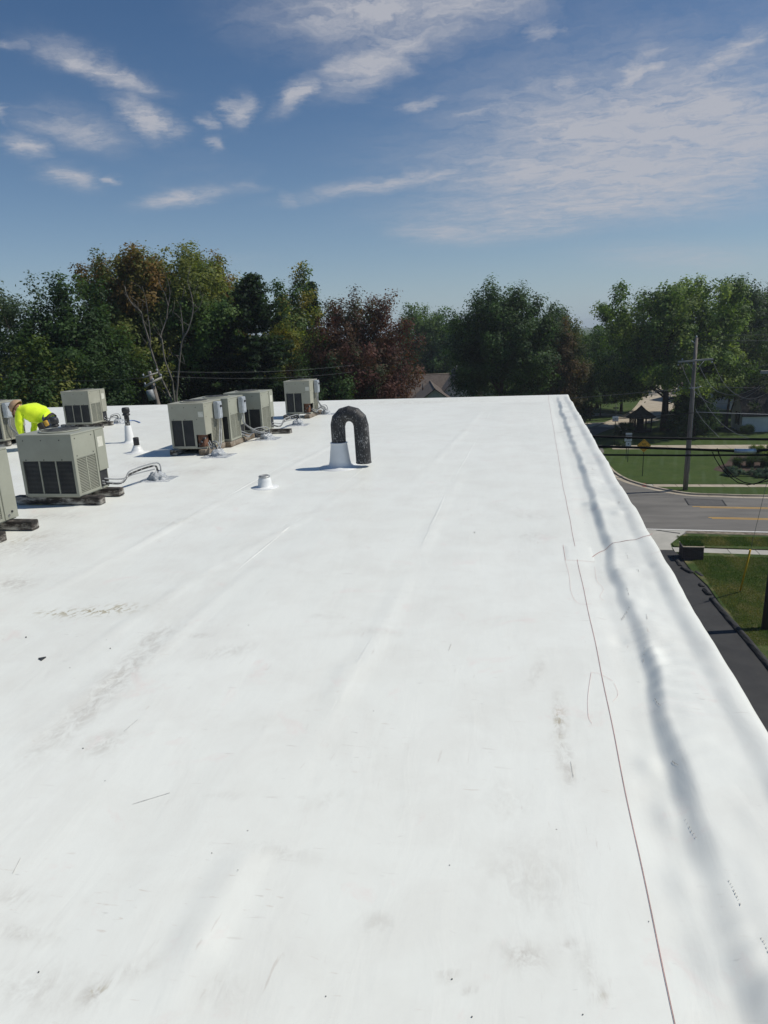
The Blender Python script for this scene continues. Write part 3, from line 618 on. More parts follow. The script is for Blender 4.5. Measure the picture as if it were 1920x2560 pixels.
U3 = place('beige condensing unit at the near end of the row of three, two grille bays', (519, 1120), 'B', W=.62, D=.66, box_side=.62, mat=M['unit2'])
U4 = place('middle condensing unit of the row of three with grey disconnect box', (579, 1102), 'A', W=.70, D=.64, box_side=.72)
U5 = place('beige condensing unit at the far end of the row of three', (658, 1079), 'A', W=.72, D=.62)
U6 = place('small beige condensing unit alone by the far edge behind the black gooseneck vent', (778, 1033), 'B', W=.60, D=.6, box_side=.62, mat=M['unit2'])
U7 = place('beige condensing unit at left picture edge where the worker kneels, with disconnect box', (12, 1102), 'A', W=.70, D=.62, box_side=.22, mat=M['unit2'])

def timber(label, x0, x1, y0, y1, h=.085, mat='timber', tilt=0.0):
    cx, cy = (x0+x1)/2, (y0+y1)/2
    bm = BM(); box(bm, x0-cx, x1-cx, y0-cy, y1-cy, 0, h, bev=.008)
    rr = random.Random(int(abs(cx*1000+cy*77)))
    for v in bm.verts: v.co += Vector((rr.uniform(-.004, .004), rr.uniform(-.004, .004), rr.uniform(-.003, .002) if v.co.z > .02 else 0))
    o = obj('timber_sleeper', bm, M[mat], loc=(cx, cy, ZR+.004)); o.rotation_euler.z = tilt
    return tag(o, label, 'timber', 'timber sleepers under the condensing units')
def ub(u, W, D): l = u.location; return l.x-W/2, l.x+W/2, l.y-D/2, l.y+D/2
def two_x(u, W, D, lab, l=.18, r=.42, h=.09, r2=.42):
    x0, x1, y0, y1 = ub(u, W, D)
    timber('long black tarred timber under the front of '+lab, x0-l, x1+r-.3, y0+.02, y0+.13, h)
    timber('long black tarred timber under the back of '+lab, x0-.02, x1+r2-.05, y1-.17, y1-.06, h)
def two_y(u, W, D, lab, f=.10, b=.10, h=.09, mat='timberw'):
    x0, x1, y0, y1 = ub(u, W, D)
    timber('white-flecked timber block under the left side of '+lab, x0-.02, x0+.10, y0-f, y1+.05, h, 'timber')
    timber('weathered timber under the right side of '+lab, x1-.12, x1+.0, y0-f, y1+b, h, mat)
two_x(U1, .72, .62, 'the nearest whole condensing unit', .20, .54, .095, .27)
two_x(U0, .74, .62, 'the unit cut off at the left edge', .1, .56, .095, .34)
two_x(U2, .68, .62, 'the lone unit right of the worker', .16, .50, .09, .22)
two_y(U3, .62, .66, 'the nearest unit of the row of three', .08, .30)
two_y(U4, .70, .64, 'the middle unit of the row of three', .05, .40)
x0, x1, y0, y1 = ub(U5, .72, .62)
timber('blackened timber under the front of the far unit in the row of three', x0-.05, x1+.12, y0+.02, y0+.13, .09)
timber('blackened timber sticking out behind the far unit in the row of three', x0-.05, x1+.38, y1-.20, y1-.09, .09, 'timber')
two_y(U6, .60, .6, 'the small unit behind the gooseneck vent', .14, .25)
x0, x1, y0, y1 = ub(U7, .70, .62)
timber('black tarred timber under the front of the unit by the worker', x0-.1, x1+.05, y0+.0, y0+.11, .09)
timber('black tarred timber under the back of the unit by the worker', x0-.1, x1+.22, y1-.16, y1-.05, .09)

# pipework leaving each unit, with the sealed roof penetration it runs to
def flashing(label, p, sx=.26, sy=.22, h=.12, seed=0):
    t = thing('pipe_flashing', label, 'roof flashing', (p[0], p[1], roof_z(p[0], p[1])), 0, 'sealed pipe penetrations on the roof')
    g1, g2 = np.meshgrid(np.linspace(-sx, sx, 22), np.linspace(-sy, sy, 22))
    z = .007 + .006*vnoise(g1, g2, .06, .06, seed) + 0*g1; e = np.zeros_like(z, bool); e[0] = e[-1] = True; e[:, 0] = e[:, -1] = True; z[e] = -.003
    obj('flashing_sheet', grid_mesh('flashing_sheet', g1+.02*vnoise(g1, g2, .2, .2, seed+1), g2+.02*vnoise(g1, g2, .2, .2, seed+2), z), M['seal'], t)
    bm = BM(); bmesh.ops.create_icosphere(bm, subdivisions=4, radius=1)
    for v in bm.verts:
        n = mnoise.noise(v.co*2.1+Vector((seed, 0, 0)))*.34+mnoise.noise(v.co*5+Vector((seed, 3, 0)))*.26+mnoise.noise(v.co*12+Vector((seed, 5, 0)))*.12
        v.co *= 1+n; v.co = Vector((v.co.x*.12, v.co.y*.11, max(v.co.z, -.1)*h*.9))
    obj('sealant_mound', bm, M['seal'], t, True); return t
def pipes(parent, routes):
    for pts, r, mat in routes:
        bm = BM(); lo = parent.location; tube(bm, [np.array(p)-np.array(lo) for p in smooth_poly(pts, 6)], r*.78, 8); obj('pipe', bm, M[mat], parent)
def run(u, W, D, side_y, pxf, label, seed, extra=True, box=None, bh=.0):
    x0, x1, y0, y1 = ub(u, W, D); f = onroof(*pxf); flashing(label, f, seed=seed, sx=.24, sy=.20)
    zb = ZR+.11; a = np.array([x1-.02, y0+side_y, zb+.06]); e = np.array([f[0], f[1], ZR+.08]); m = (a+e)/2
    rts = [([a, a+(e-a)*.3+[0, 0, -.05], m+[0, 0, .05], e+[-.03, 0, .10], e], .017, 'worn'), ([a+[0, .03, .04], a+(e-a)*.35+[0, .02, .0], m+[0, .02, .09], e+[.0, .02, .14], e+[.05, .02, .03]], .012, 'conduit')]
    if extra: rts.append(([a+[0, -.02, .02], a+(e-a)*.3+[0, -.02, -.04], m+[0, -.02, .03], e+[-.02, -.02, .06]], .012, 'conduit'))
    if box is not None:
        q = np.array([x1+.055, y0+D*box, zb+.72*.60]); rts += [([q, q+[.0, -.01, -.18], q+(e-q)*.6+[0, 0, -.12], e+[-.02, -.01, .03]], .012, 'conduit'), ([q+[.02, .02, 0], q+[.02, .01, -.2], q+(e-q)*.65+[.03, .02, -.10], e+[.02, .02, .05]], .012, 'conduit')]
    pipes(u, rts)
run(U1, .72, .62, .50, (395, 1197), 'clear crinkled sealant mound where the nearest whole unit\'s grey pipes enter the roof', 1)
run(U2, .68, .62, .50, (298, 1058), 'sealed pipe entry beside the lone unit near the far left edge', 2)
run(U3, .62, .66, .1, (545, 1140), 'crumpled clear sealant mound at the foot of the nearest unit in the row of three', 3, box=.62)
run(U4, .70, .64, .45, (668, 1098), 'crumpled sealant mound at the foot of the middle unit in the row of three', 4, box=.72)
run(U5, .72, .62, .5, (745, 1063), 'sealant mound with black pipe beside the far unit in the row of three', 5)
run(U6, .60, .6, .12, (815, 1036), 'white sealant patch at the foot of the small unit behind the gooseneck vent', 6, box=.62)
run(U7, .70, .62, .45, (66, 1108), 'pipe entry in front of the kneeling worker', 8, box=.22)

# ------------------------------------------------------------------ vents
def gooseneck():
    p = onroof(845, 1168); z = roof_z(p[0], p[1])
    t = thing('gooseneck_vent', 'black gooseneck vent duct with flaking white specks on a white boot', 'vent', (p[0]+.035, p[1], z))
    bm = BM(); lathe(bm, [(.30, -.003), (.295, .006), (.19, .016), (.158, .045), (.145, .10), (.116, .33), (.113, .345)], 32); obj('boot', bm, M['boot'], t)
    bm = BM(); lathe(bm, [(.118, .338), (.121, .342), (.121, .352), (.114, .356)], 28); obj('clamp_band', bm, M['boot'], t)
    r, Rr, zc = .102, .165, .585
    path = [(0, 0, .30), (0, 0, zc-.02)]
    for a in np.linspace(180, 0, 7): path.append((Rr+Rr*math.cos(R(a)), 0, zc+Rr*math.sin(R(a))))
    path += [(2*Rr+.012, 0, .06)]
    bm = BM(); tube(bm, path, [.100, .101, .103]+[.106]*5+[.104, .106], 28, True)
    for f in bm.faces: f.smooth = False
    # the bend is made of mitred gores: hard creases between them
    obj('duct', bm, M['duct'], t)
    bm = BM(); lathe(bm, [(.100, .062), (.108, .060), (.110, .075), (.106, .078)], 24, 2*Rr+.012, 0); obj('outlet_rim', bm, M['duct'], t)
    bm = BM(); lathe(bm, [(.095, .0585), (.02, .0590)], 22, 2*Rr+.012, 0); obj('outlet_screen', bm, M['black'], t)
    return t
gooseneck()
def stub():
    p = onroof(663, 1218); t = thing('stub_vent', 'short white stub vent with metal clamp ring in mid roof', 'vent', (p[0], p[1], roof_z(p[0], p[1])))
    bm = BM(); lathe(bm, [(.17, -.003), (.165, .005), (.10, .010), (.088, .02), (.082, .09), (.072, .118), (.066, .13)], 28); obj('boot', bm, M['boot'], t)
    bm = BM(); lathe(bm, [(.066, .128), (.072, .130), (.072, .142), (.066, .144)], 24); obj('clamp_band', bm, M['steelband'], t)
    bm = BM(); lathe(bm, [(.060, .12), (.060, .152), (.048, .153), (.047, .135)], 24); obj('pipe', bm, M['conduit'], t)
stub()
def ventpipe(label, pxb, h, hb, r, capped):
    p = onroof(*pxb); t = thing('vent_pipe', label, 'vent', (p[0], p[1], roof_z(p[0], p[1])), 0, 'plumbing vent pipes')
    bm = BM(); lathe(bm, [(.2, -.003), (.19, .006), (r*2.3, .012), (r*1.9, .05), (r*1.25, hb), (r*1.15, hb+.005)], 24); obj('boot', bm, M['boot'], t)
    bm = BM(); lathe(bm, [(r, hb-.03), (r, h-.01), (r*.85, h), (r*.83, h-.03)], 20); obj('pipe', bm, M['worn'] if capped else M['black'], t)
    if capped:
        bm = BM(); lathe(bm, [(r*1.02, h-.13), (r*1.5, h-.125), (r*1.5, h-.10), (r*1.25, h-.095), (r*1.25, h-.075), (r*1.55, h-.07), (r*1.55, h-.01), (r*1.3, h+.02), (r*.3, h+.025)], 20); obj('cap', bm, M['black'], t)
    else:
        bm = BM(); lathe(bm, [(r*1.28, hb-.005), (r*1.32, hb), (r*1.32, hb+.012), (r*1.02, hb+.014)], 20); obj('clamp_band', bm, M['boot'], t)
ventpipe('tall vent pipe with black ribbed cap on long white boot', (325, 1105), .64, .32, .046, True)
ventpipe('short black vent pipe stub in white boot below the tall capped pipe', (344, 1130), .26, .11, .048, False)
ventpipe('black-capped vent pipe right behind the kneeling worker', (150, 1140), .64, .32, .046, True)

# small debris
def chip(label, px, r, mat='chip', tri=False, group=None):
    p = onroof(*px); r = r*.8 if tri else r*.42; bm = BM(); n = 3 if tri else 6; rr = random.Random(px[0]); ang = rr.uniform(0, 6)
    top = [bm.verts.new((r*(1 if tri else rr.uniform(.6, 1.1))*math.cos(ang+2*math.pi*k/n), r*(1 if tri else rr.uniform(.6, 1.1))*math.sin(ang+2*math.pi*k/n), .006 if tri else r*.7)) for k in range(n)]
    bot = [bm.verts.new((v.co.x*1.05, v.co.y*1.05, -.001)) for v in top]
    bm.faces.new(top); bm.faces.new(bot[::-1])
    for k in range(n): bm.faces.new((top[k], top[(k+1) % n], bot[(k+1) % n], bot[k]))
    return tag(obj('membrane_scrap' if tri else 'debris_chip', bm, M[mat], loc=(p[0], p[1], roof_z(p[0], p[1])+.002)), label, 'scrap' if tri else 'debris', group)
chip('dark triangular scrap of membrane lying on the white roof at lower left', (105, 1647), .030, tri=True)
chip('small dark chip just above the triangular scrap', (65, 1592), .014)
for q, r in (((276, 1622), .009), ((1186, 1331), .012), ((97, 2430), .006), ((208, 1872), .007), ((175, 1670), .005), ((1180, 2542), .005), ((622, 1565), .006), ((1124, 2163), .004), ((1130, 2448), .005), ((530, 2135), .004), ((815, 2492), .004), ((1622, 2305), .004), ((1457, 2538), .004), ((596, 2185), .004)):
    chip('tiny dark speck of debris scattered on the white membrane', q, r, group='specks of debris on the membrane')
def paperstrip():
    p = onroof(330, 1051); bm = BM(); tube(bm, [np.array(q)-[p[0], p[1], ZR] for q in smooth_poly([onroof(278, 1059, .012), onroof(300, 1057, .012), onroof(330, 1051, .012), onroof(350, 1056, .012)], 5)], .012, 6)
    m = mottled('blue_line', (.10, .2, .45), (.16, .28, .55), 5, .6, bmp=0)
    tag(obj('blue_hose', bm, m, loc=(p[0], p[1], ZR)), 'thin blue hose lying behind the tall capped vent pipe', 'hose')
paperstrip()

# ------------------------------------------------------------------ worker
def worker():
    base = onroof(111, 1122); root = thing('person', 'kneeling worker in neon yellow shirt and tan cap bent forward by the unit', 'person', (base[0], base[1], ZR+.004), R(8))
    J = []; E_ = []; Rd = []; mat_of = []
    def j(p, r): J.append(p); Rd.append(r if isinstance(r, tuple) else (r, r)); return len(J)-1
    def e(a, b, m): E_.append((a, b)); mat_of.append(m)
    pel = j((.20, 0, .49), (.22, .20))
    sp1 = j((.09, 0, .585), (.25, .22)); sp2 = j((-.05, 0, .655), (.25, .22)); ch = j((-.18, 0, .70), (.21, .19))
    nk = j((-.29, 0, .76), .066); hd0 = j((-.345, 0, .765), (.082, .088)); hd1 = j((-.405, 0, .735), (.088, .095)); hd2 = j((-.43, 0, .67), (.07, .075)); ch_ = j((-.425, 0, .635), (.05, .05))
    e(pel, sp1, 1); e(sp1, sp2, 1); e(sp2, ch, 1); e(ch, nk, 0); e(nk, hd0, 0); e(hd0, hd1, 0); e(hd1, hd2, 0); e(hd2, ch_, 0)
    for s in (-1, 1):
        sh = j((-.23, s*.185, .715), .092); el = j((-.26 if s < 0 else -.22, s*.235, .47), .072); wr = j((-.275, s*.17, .26), .048); hn = j((-.29, s*.155, .195), (.026, .042)); kn = j((-.30, s*.145, .135), (.020, .042))
        e(ch, sh, 1); e(sh, el, 1); e(el, wr, 1); e(wr, hn, 0); e(hn, kn, 0)
        for k, (dy, ln) in enumerate(((-.030, .062), (-.010, .074), (.010, .070), (.030, .055))):
            a = j((-.305, s*.145+dy, .118), .0095); b = j((-.318, s*.145+dy*1.1, .118-ln*.5), .009); c = j((-.318+.010, s*.145+dy*1.12, .118-ln), .008)
            e(kn, a, 0); e(a, b, 0); e(b, c, 0)
        a = j((-.275, s*.145-s*.045, .165), .012); b = j((-.290, s*.145-s*.062, .125), .010); e(hn, a, 0); e(a, b, 0)
        hp = j((.20, s*.10, .47), .115); kne = j((-.03 if s < 0 else .02, s*.15, .085), .075); cf = j((.22, s*.15, .095), .068); an = j((.43, s*.15, .085), .048); toe = j((.50, s*.155, .035), (.04, .03))
        e(pel, hp, 2); e(hp, kne, 2); e(kne, cf, 2); e(cf, an, 2); e(an, toe, 3)
    me = bpy.data.meshes.new('body'); me.from_pydata(J, E_, []); o = bpy.data.objects.new('body', me); link(o)
    sk = o.modifiers.new('skin', 'SKIN'); sk.use_smooth_shade = True; sk.branch_smoothing = .3
    for v, r in zip(me.skin_vertices[0].data, Rd): v.radius = r
    me.skin_vertices[0].data[pel].use_root = True
    ss = o.modifiers.new('sub', 'SUBSURF'); ss.levels = 2; ss.render_levels = 2
    dg = bpy.context.evaluated_depsgraph_get(); dg.update(); em = bpy.data.meshes.new_from_object(o.evaluated_get(dg)); bpy.data.objects.remove(o)
    Jn = np.array(J)
    co = np.zeros(len(em.vertices)*3); em.vertices.foreach_get('co', co); co = co.reshape(-1, 3)
    # loose cloth folds on the shirt
    for i, v in enumerate(em.vertices):
        if v.co.z > .22 and v.co.x > -.30:
            n = mnoise.noise(Vector((v.co.x*10+v.co.z*8, v.co.y*6, v.co.z*12-v.co.x*5)))*.020+mnoise.noise(Vector((v.co.x*26, v.co.y*9, v.co.z*22)))*.007; v.co += v.normal*n
    for m in ('skin', 'hiviz', 'jeans', 'boots'): em.materials.append(M[m])
    for p in em.polygons:
        c = np.array(p.center); best, bi = 9, 0
        for (a, b), m in zip(E_, mat_of):
            A, B = Jn[a], Jn[b]; t = np.clip(((c-A)@(B-A))/((B-A)@(B-A)), 0, 1); d = np.linalg.norm(c-(A+t*(B-A)))-.8*max(Rd[a])*(1-t)-.8*max(Rd[b])*t
            if d < best: best, bi = d, m
        if bi == 1 and c[0] > .155 and c[2] < .62-(c[0]-.155)*.5: bi = 2
        p.material_index = bi; p.use_smooth = True
    body = obj('body', em, None, root)
    # cap: crown on the back of the lowered head, brim pointing down and forward
    bm = BM(); bmesh.ops.create_uvsphere(bm, u_segments=20, v_segments=12, radius=1)
    bmesh.ops.delete(bm, geom=[v for v in bm.verts if v.co.z < -.12], context='VERTS')
    for v in bm.verts: v.co = Vector((v.co.x*.138, v.co.y*.12, v.co.z*.135))
    cap = obj('cap', bm, M['cap'], root, True); md = cap.modifiers.new('s', 'SOLIDIFY'); md.thickness = .006
    cap.location = (-.385, 0, .775); cap.rotation_euler = (0, R(-52), 0)
    bm = BM(); n = 12; L_ = []; 
    for k in range(n+1):
        a = R(90+180*k/n); L_.append((.118*math.cos(a), .10*math.sin(a), -.012, .118*math.cos(a)-.085*max(0, -math.cos(a))**.6, .094*math.sin(a), -.045*max(0, -math.cos(a))))
    A = [bm.verts.new(q[:3]) for q in L_]; B = [bm.verts.new(q[3:]) for q in L_]
    for k in range(n): bm.faces.new((A[k], A[k+1], B[k+1], B[k]))
    br = obj('brim', bm, M['capd'], cap, True); md = br.modifiers.new('s', 'SOLIDIFY'); md.thickness = .005
    # face details (turned to the roof): nose and ears
    for nm, q, s in (('nose', (-.49, 0, .655), (.018, .014, .022)), ('ear', (-.385, -.092, .70), (.022, .010, .032)), ('ear', (-.385, .092, .70), (.022, .010, .032))):
        bm = BM(); bmesh.ops.create_icosphere(bm, subdivisions=2, radius=1)
        for v in bm.verts: v.co = Vector((v.co.x*s[0], v.co.y*s[1], v.co.z*s[2]))
        obj(nm, bm, M['skin'], root, True, q)
    # dark shirt hem / belt and tool pouch, knee pads
    bm = BM(); ring = []
    for k in range(20):
        a = 2*math.pi*k/20; ring.append((.165*math.sin(a)*.86, .165*math.cos(a)*1.02, 0))
    for z in (-.028, .028): pass
    vs0 = [bm.verts.new((q[0], q[1], -.026)) for q in ring]; vs1 = [bm.verts.new((q[0]*1.03, q[1]*1.03, .026)) for q in ring]
    for k in range(20): bm.faces.new((vs0[k], vs0[(k+1) % 20], vs1[(k+1) % 20], vs1[k]))
    b = obj('belt', bm, M['leather'], root, True, (.195, 0, .515)); b.rotation_euler = (0, R(-58), 0); md = b.modifiers.new('s', 'SOLIDIFY'); md.thickness = .012
    bm = BM(); box(bm, -.06, .06, -.03, .03, -.09, .06, bev=.02); pch = obj('tool_pouch', bm, M['leather'], root, True, (.13, -.20, .44)); pch.rotation_euler = (0, R(-20), 0)
    bm = BM(); box(bm, -.04, .04, -.022, .022, -.05, .05, bev=.012); obj('pouch_flap', bm, M['ypaint'], pch, True, (.10, .02, .01))
    bm = BM(); bmesh.ops.create_icosphere(bm, subdivisions=2, radius=1)
    for v in bm.verts: v.co = Vector((v.co.x*.05, v.co.y*.075, v.co.z*.075))
    obj('knee_pad', bm, M['leather'], root, True, (-.085, -.15, .088))
worker()

# ------------------------------------------------------------------ ground, roads, pavements
def structure(o): o['kind'] = 'structure'; return o
g = sheet('ground', [(-1500, -600), (1500, -600), (1500, 2500), (-1500, 2500)], -.012, M['ground']); structure(g)
# main road runs along X
structure(sheet('road', [(-90, 46.0), (90, 45.0), (90, 55.0), (12.6, 56.25), (10.3, 58.4), (8.6, 61.6), (7.9, 66), (-3.4, 66), (-4.2, 61), (-6, 58.4), (-9, 56.6), (-90, 57.5)], .004, M['asphalt']))
right_edge = [(1512, 1134), (1506, 1118), (1504, 1106), (1512, 1096), (1535, 1083), (1585, 1069), (1640, 1048), (1672, 1030), (1692, 1012), (1700, 996)]
RE = [onz(*p) for p in right_edge]; LE = [onz(*p) for p in ((1473, 1070), (1510, 1058), (1550, 1043), (1578, 1028), (1596, 1008), (1606, 990))]
near = [(7.9, 66)] + [(p[0], p[1]) for p in RE[:6]]
structure(sheet('side_street', near + [(13.0, 101.0), (8.0, 99.5), (LE[0][0]-4, 97), (-3.4, 92), (-3.4, 66)], .008, M['asphalt']))
far_r = smooth_poly([(RE[5][0], RE[5][1], 0)]+[(p[0], p[1], 0) for p in RE[6:]]+[(34, 165, 0)], 4); far_l = smooth_poly([(4, 97.2, 0)]+[(p[0], p[1], 0) for p in LE]+[(22, 165, 0)], 4)
structure(sheet('concrete_street', [(p[0], p[1]) for p in far_r] + [(p[0], p[1]) for p in far_l[::-1]], .012, M['conc']))

def slab_row(name, x0, x1, y0, y1, n, skew, mat, z=.03, label=None, y0b=None, y1b=None):
    """a pavement whose slabs are parts of their own with open joints"""
    e = structure(empty(name, (x0, y0, 0)))
    y0b = y0 if y0b is None else y0b; y1b = y1 if y1b is None else y1b
    for k in range(n):
        a, b = k/n, (k+1)/n; g_ = .018
        xa, xb = x0+(x1-x0)*a+g_, x0+(x1-x0)*b-g_
        ya0, ya1, yb0, yb1 = y0+(y0b-y0)*a, y1+(y1b-y1)*a, y0+(y0b-y0)*b, y1+(y1b-y1)*b; dz = random.Random(k*7+n).uniform(-.006, .006)
        bm = BM(); P_ = [(xa, ya0), (xb, yb0), (xb+skew*0, yb1), (xa, ya1)]
        tp = [bm.verts.new((p[0]-x0, p[1]-y0, z+dz)) for p in P_]; bt = [bm.verts.new((p[0]-x0, p[1]-y0, -.02)) for p in P_]
        bm.faces.new(tp); bm.faces.new(bt[::-1])
        for i in range(4): bm.faces.new((tp[i], bt[i], bt[(i+1) % 4], tp[(i+1) % 4]))
        obj('slab', bm, mat, e)
    return e
slab_row('sidewalk', 10.55, 43.5, 59.35, 60.30, 18, 0, M['conc'], y0b=59.1, y1b=60.0)
slab_row('sidewalk', 8.80, 30.4, 41.72, 42.62, 14, 0, M['conc2'], y0b=40.6, y1b=41.45)
slab_row('sidewalk', 9.3, 51, 77.9, 80.5, 14, 0, M['conc'], y0b=76.6, y1b=79.0)
structure(sheet('sidewalk', [tuple(onz(*p)[:2]) for p in ((1440, 1033), (1462, 1032), (1520, 1034), (1566, 1037), (1560, 1041), (1520, 1041), (1455, 1040), (1430, 1040))], .02, M['conc']))
structure(sheet('driveway_apron_far', [tuple(onz(*p)[:2]) for p in ((1440, 1060), (1465, 1057), (1508, 1059), (1490, 1066), (1470, 1071), (1440, 1076))], .016, M['conc']))
structure(sheet('house_drive', [tuple(onz(*p)[:2]) for p in ((1640, 1049), (1700, 1050), (1828, 1050), (1840, 1064), (1760, 1058), (1650, 1056), (1620, 1058))], .018, M['conc']))
structure(sheet('house_drive', [tuple(onz(*p)[:2]) for p in ((1690, 1019), (1820, 1017), (1850, 1020), (1850, 1025), (1780, 1025), (1690, 1026))], .018, M['conc']))
ramp_e = structure(sheet('kerb_ramp', [(8.75, 61.4), (9.35, 60.45), (10.53, 60.28), (10.53, 59.37), (11.0, 58.6), (10.2, 58.8)], .024, M['conc2']))
structure(sheet('tactile_pad', [tuple(onz(*p)[:2]) for p in ((1598, 1209), (1611, 1209), (1627, 1217), (1609, 1218))], .040, M['redpad']))

def kerb(name, pts, wd, h, mat, seg=2.4, gutter=.35):
    e = structure(empty(name, (0, 0, 0))); P_ = smooth_poly([(p[0], p[1], 0) for p in pts], 10)
    d = [0]
    for a, b in zip(P_, P_[1:]): d.append(d[-1]+np.linalg.norm(b-a))
    d = np.array(d); P_ = np.array(P_); n = max(1, int(d[-1]/seg))
    at = lambda s: np.array([np.interp(s, d, P_[:, 0]), np.interp(s, d, P_[:, 1])])
    for k in range(n):
        s = np.linspace(d[-1]*k/n+.01, d[-1]*(k+1)/n-.01, 5); bm = BM(); rows = []
        for q in s:
            c = at(q); t = at(min(q+.05, d[-1]))-at(max(q-.05, 0)); t /= np.linalg.norm(t); nn = np.array([t[1], -t[0]])   # right of travel = road side
            prof = [(gutter, .006), (gutter, .014), (.02, .010), (0, h), (-wd, h), (-wd, -.02)]
            rows.append([bm.verts.new((c[0]+nn[0]*o_, c[1]+nn[1]*o_, z)) for o_, z in prof])
        for a, b in zip(rows, rows[1:]):
            for i in range(5): bm.faces.new((a[i], a[i+1], b[i+1], b[i]))
        bm.faces.new(rows[0]); bm.faces.new(rows[-1][::-1])
        obj('kerb_section', bm, mat, e)
    return e
kerb('kerb', [(7.55, 90), (7.6, 84), (7.62, 78), (7.65, 72), (7.9, 66), (8.5, 62.6), (9.2, 60.8), (10.4, 58.9), (12.6, 56.75), (15, 56.3), (18, 56.0), (30, 55.7), (60, 55.3)][::-1][::-1], .2, .13, M['conc'], gutter=.55)
kerb('kerb', [(p[0], p[1]) for p in [RE[4], RE[5], RE[6], RE[7], RE[8]]][::-1][::-1], .18, .12, M['conc'], gutter=-.0)
kerb('kerb', [(p[0], p[1]) for p in LE][::-1], .18, .12, M['conc'], gutter=-.0)
# lawns
structure(sheet('lawn', [(8.6, 62.9), (9.4, 60.9), (10.5, 60.33), (43, 60.05), (51, 76.5), (9.2, 77.8), (8.0, 75.5), (8.05, 66.5)], .05, M['lawn']))
structure(sheet('lawn', [(11.0, 59.0), (12.9, 57.05), (15, 56.6), (30, 56.0), (43, 55.8), (43.5, 59.0), (10.9, 59.28)], .05, M['lawn']))
structure(sheet('lawn', [(8.0, 81.0), (9.3, 80.6), (51, 79.1), (70, 110), (40, 110), (20, 104), (15, 96.5), (10.5, 93), (8.2, 88)], .03, M['lawn']))
structure(sheet('verge', [(8.95, 42.75), (8.95, 43.3), (10.2, 45.55), (40, 44.3), (40, 41.0), (30.4, 41.5)], .05, M['lawn2']))
structure(sheet('lawn', [(9.35, 20), (25, 20), (40, 40.2), (30.4, 40.55), (9.0, 41.66), (8.95, 41.0), (9.0, 38.5), (9.32, 36), (9.3, 31), (9.45, 27)], .055, M['lawn2']))
# painted lines
road_off = lambda x: -.045*(x-8)
def line(name, x0, x1, y, wd, mat, z=.010): 
    return structure(sheet(name, [(x0, y+road_off(x0)-wd/2), (x1, y+road_off(x1)-wd/2), (x1, y+road_off(x1)+wd/2), (x0, y+road_off(x0)+wd/2)], z, mat))
line('yellow_line', 12.15, 60, 52.98, .13, M['ypaint']); line('yellow_line', 12.6, 60, 52.70, .10, M['ypaint'])
line('yellow_line', 12.55, 60, 49.98, .13, M['ypaint']); line('yellow_line', 12.7, 60, 49.70, .13, M['ypaint'])
line('edge_line', -40, 60, 46.62, .16, M['wpaint'])
pq = [tuple(onz(*p)[:2]) for p in ((1712, 1247), (1805, 1250), (1815, 1264), (1722, 1263))]
structure(sheet('road_patch', pq, .008, M['asphalt2']))
bmj = BM(); qq = pq+[pq[0]]
for a, b in zip(qq, qq[1:]):
    a, b = np.array(a), np.array(b); t = (b-a)/np.linalg.norm(b-a); n = np.array([-t[1], t[0]])*.055
    bmj.faces.new([bmj.verts.new((*p, .0125)) for p in (a-n-t*.05, b-n+t*.05, b+n+t*.05, a+n-t*.05)])
structure(obj('tar_joint', bmj, M['tar']))
structure(sheet('tar_crack', [(-5, 57.36), (6, 57.3), (11.2, 57.25), (11.2, 57.29), (6, 57.36), (-5, 57.44)], .0115, M['tar']))
# near side: gutter strip, apron, driveway
structure(sheet('gutter', [(10.3, 45.75), (60, 43.6), (60, 44.0), (10.3, 46.25)], .020, M['soil']))
structure(sheet('driveway_apron', [(-4, 46.6), (10.45, 46.35), (8.85, 43.35), (8.75, 42.1), (-4, 42.3)], .012, M['conc2']))
structure(sheet('driveway', [(EX-.5, -20), (9.7, -20), (9.6, 27), (9.35, 31), (9.4, 36), (9.05, 38.6), (8.95, 41.3), (8.75, 42.08), (-4, 42.28), (-4, 19), (EX-.5, 19)], .010, M['drive']))
structure(sheet('apron_joint', [tuple(onz(*p)[:2]) for p in ((1640, 1325), (1700, 1333), (1700, 1335), (1640, 1326.5))], .0165, M['tar']))

# broken black kerb along the driveway, in separate lengths
def berm(label, pts, r):
    P_ = smooth_poly([(p[0], p[1], 0) for p in pts], 6); o0 = P_[0]; bm = BM(); rows = []
    for i, p in enumerate(P_):
        t = P_[min(i+1, len(P_)-1)]-P_[max(i-1, 0)]; t /= np.linalg.norm(t)+1e-9; n = np.array([t[1], -t[0]]); k = .65 if i in (0, len(P_)-1) else 1
        row = []
        for a in np.linspace(0, 180, 8):
            q = 1+.16*mnoise.noise(Vector((p[0]*3+a, p[1]*2.1, a*.03)))
            row.append(bm.verts.new((p[0]-o0[0]+n[0]*math.cos(R(a))*r*q*k, p[1]-o0[1]+n[1]*math.cos(R(a))*r*q*k, -.02+1.05*r*math.sin(R(a))*q*k)))
        rows.append(row)
    for a, b in zip(rows, rows[1:]):
        for i in range(7): f = bm.faces.new((a[i], a[i+1], b[i+1], b[i]))
    bm.faces.new(rows[0]); bm.faces.new(rows[-1][::-1])
    tag(obj('asphalt_kerb', bm, M['berm'], loc=(o0[0], o0[1], .012)), label, 'kerb', 'broken lengths of black kerb along the driveway')
PG = lambda l: [onz(*p)[:2] for p in l]
berm('curved black asphalt kerb piece at the brick planter end of the driveway', PG([(1684, 1393), (1692, 1402), (1702, 1416)]), .13)
berm('black kerb length along driveway opposite the brick planter', PG([(1705, 1420), (1718, 1428), (1730, 1434)]), .15)
berm('stray black kerb chunk lying on the grass away from the driveway', PG([(1738, 1431), (1748, 1437), (1756, 1443)]), .12)
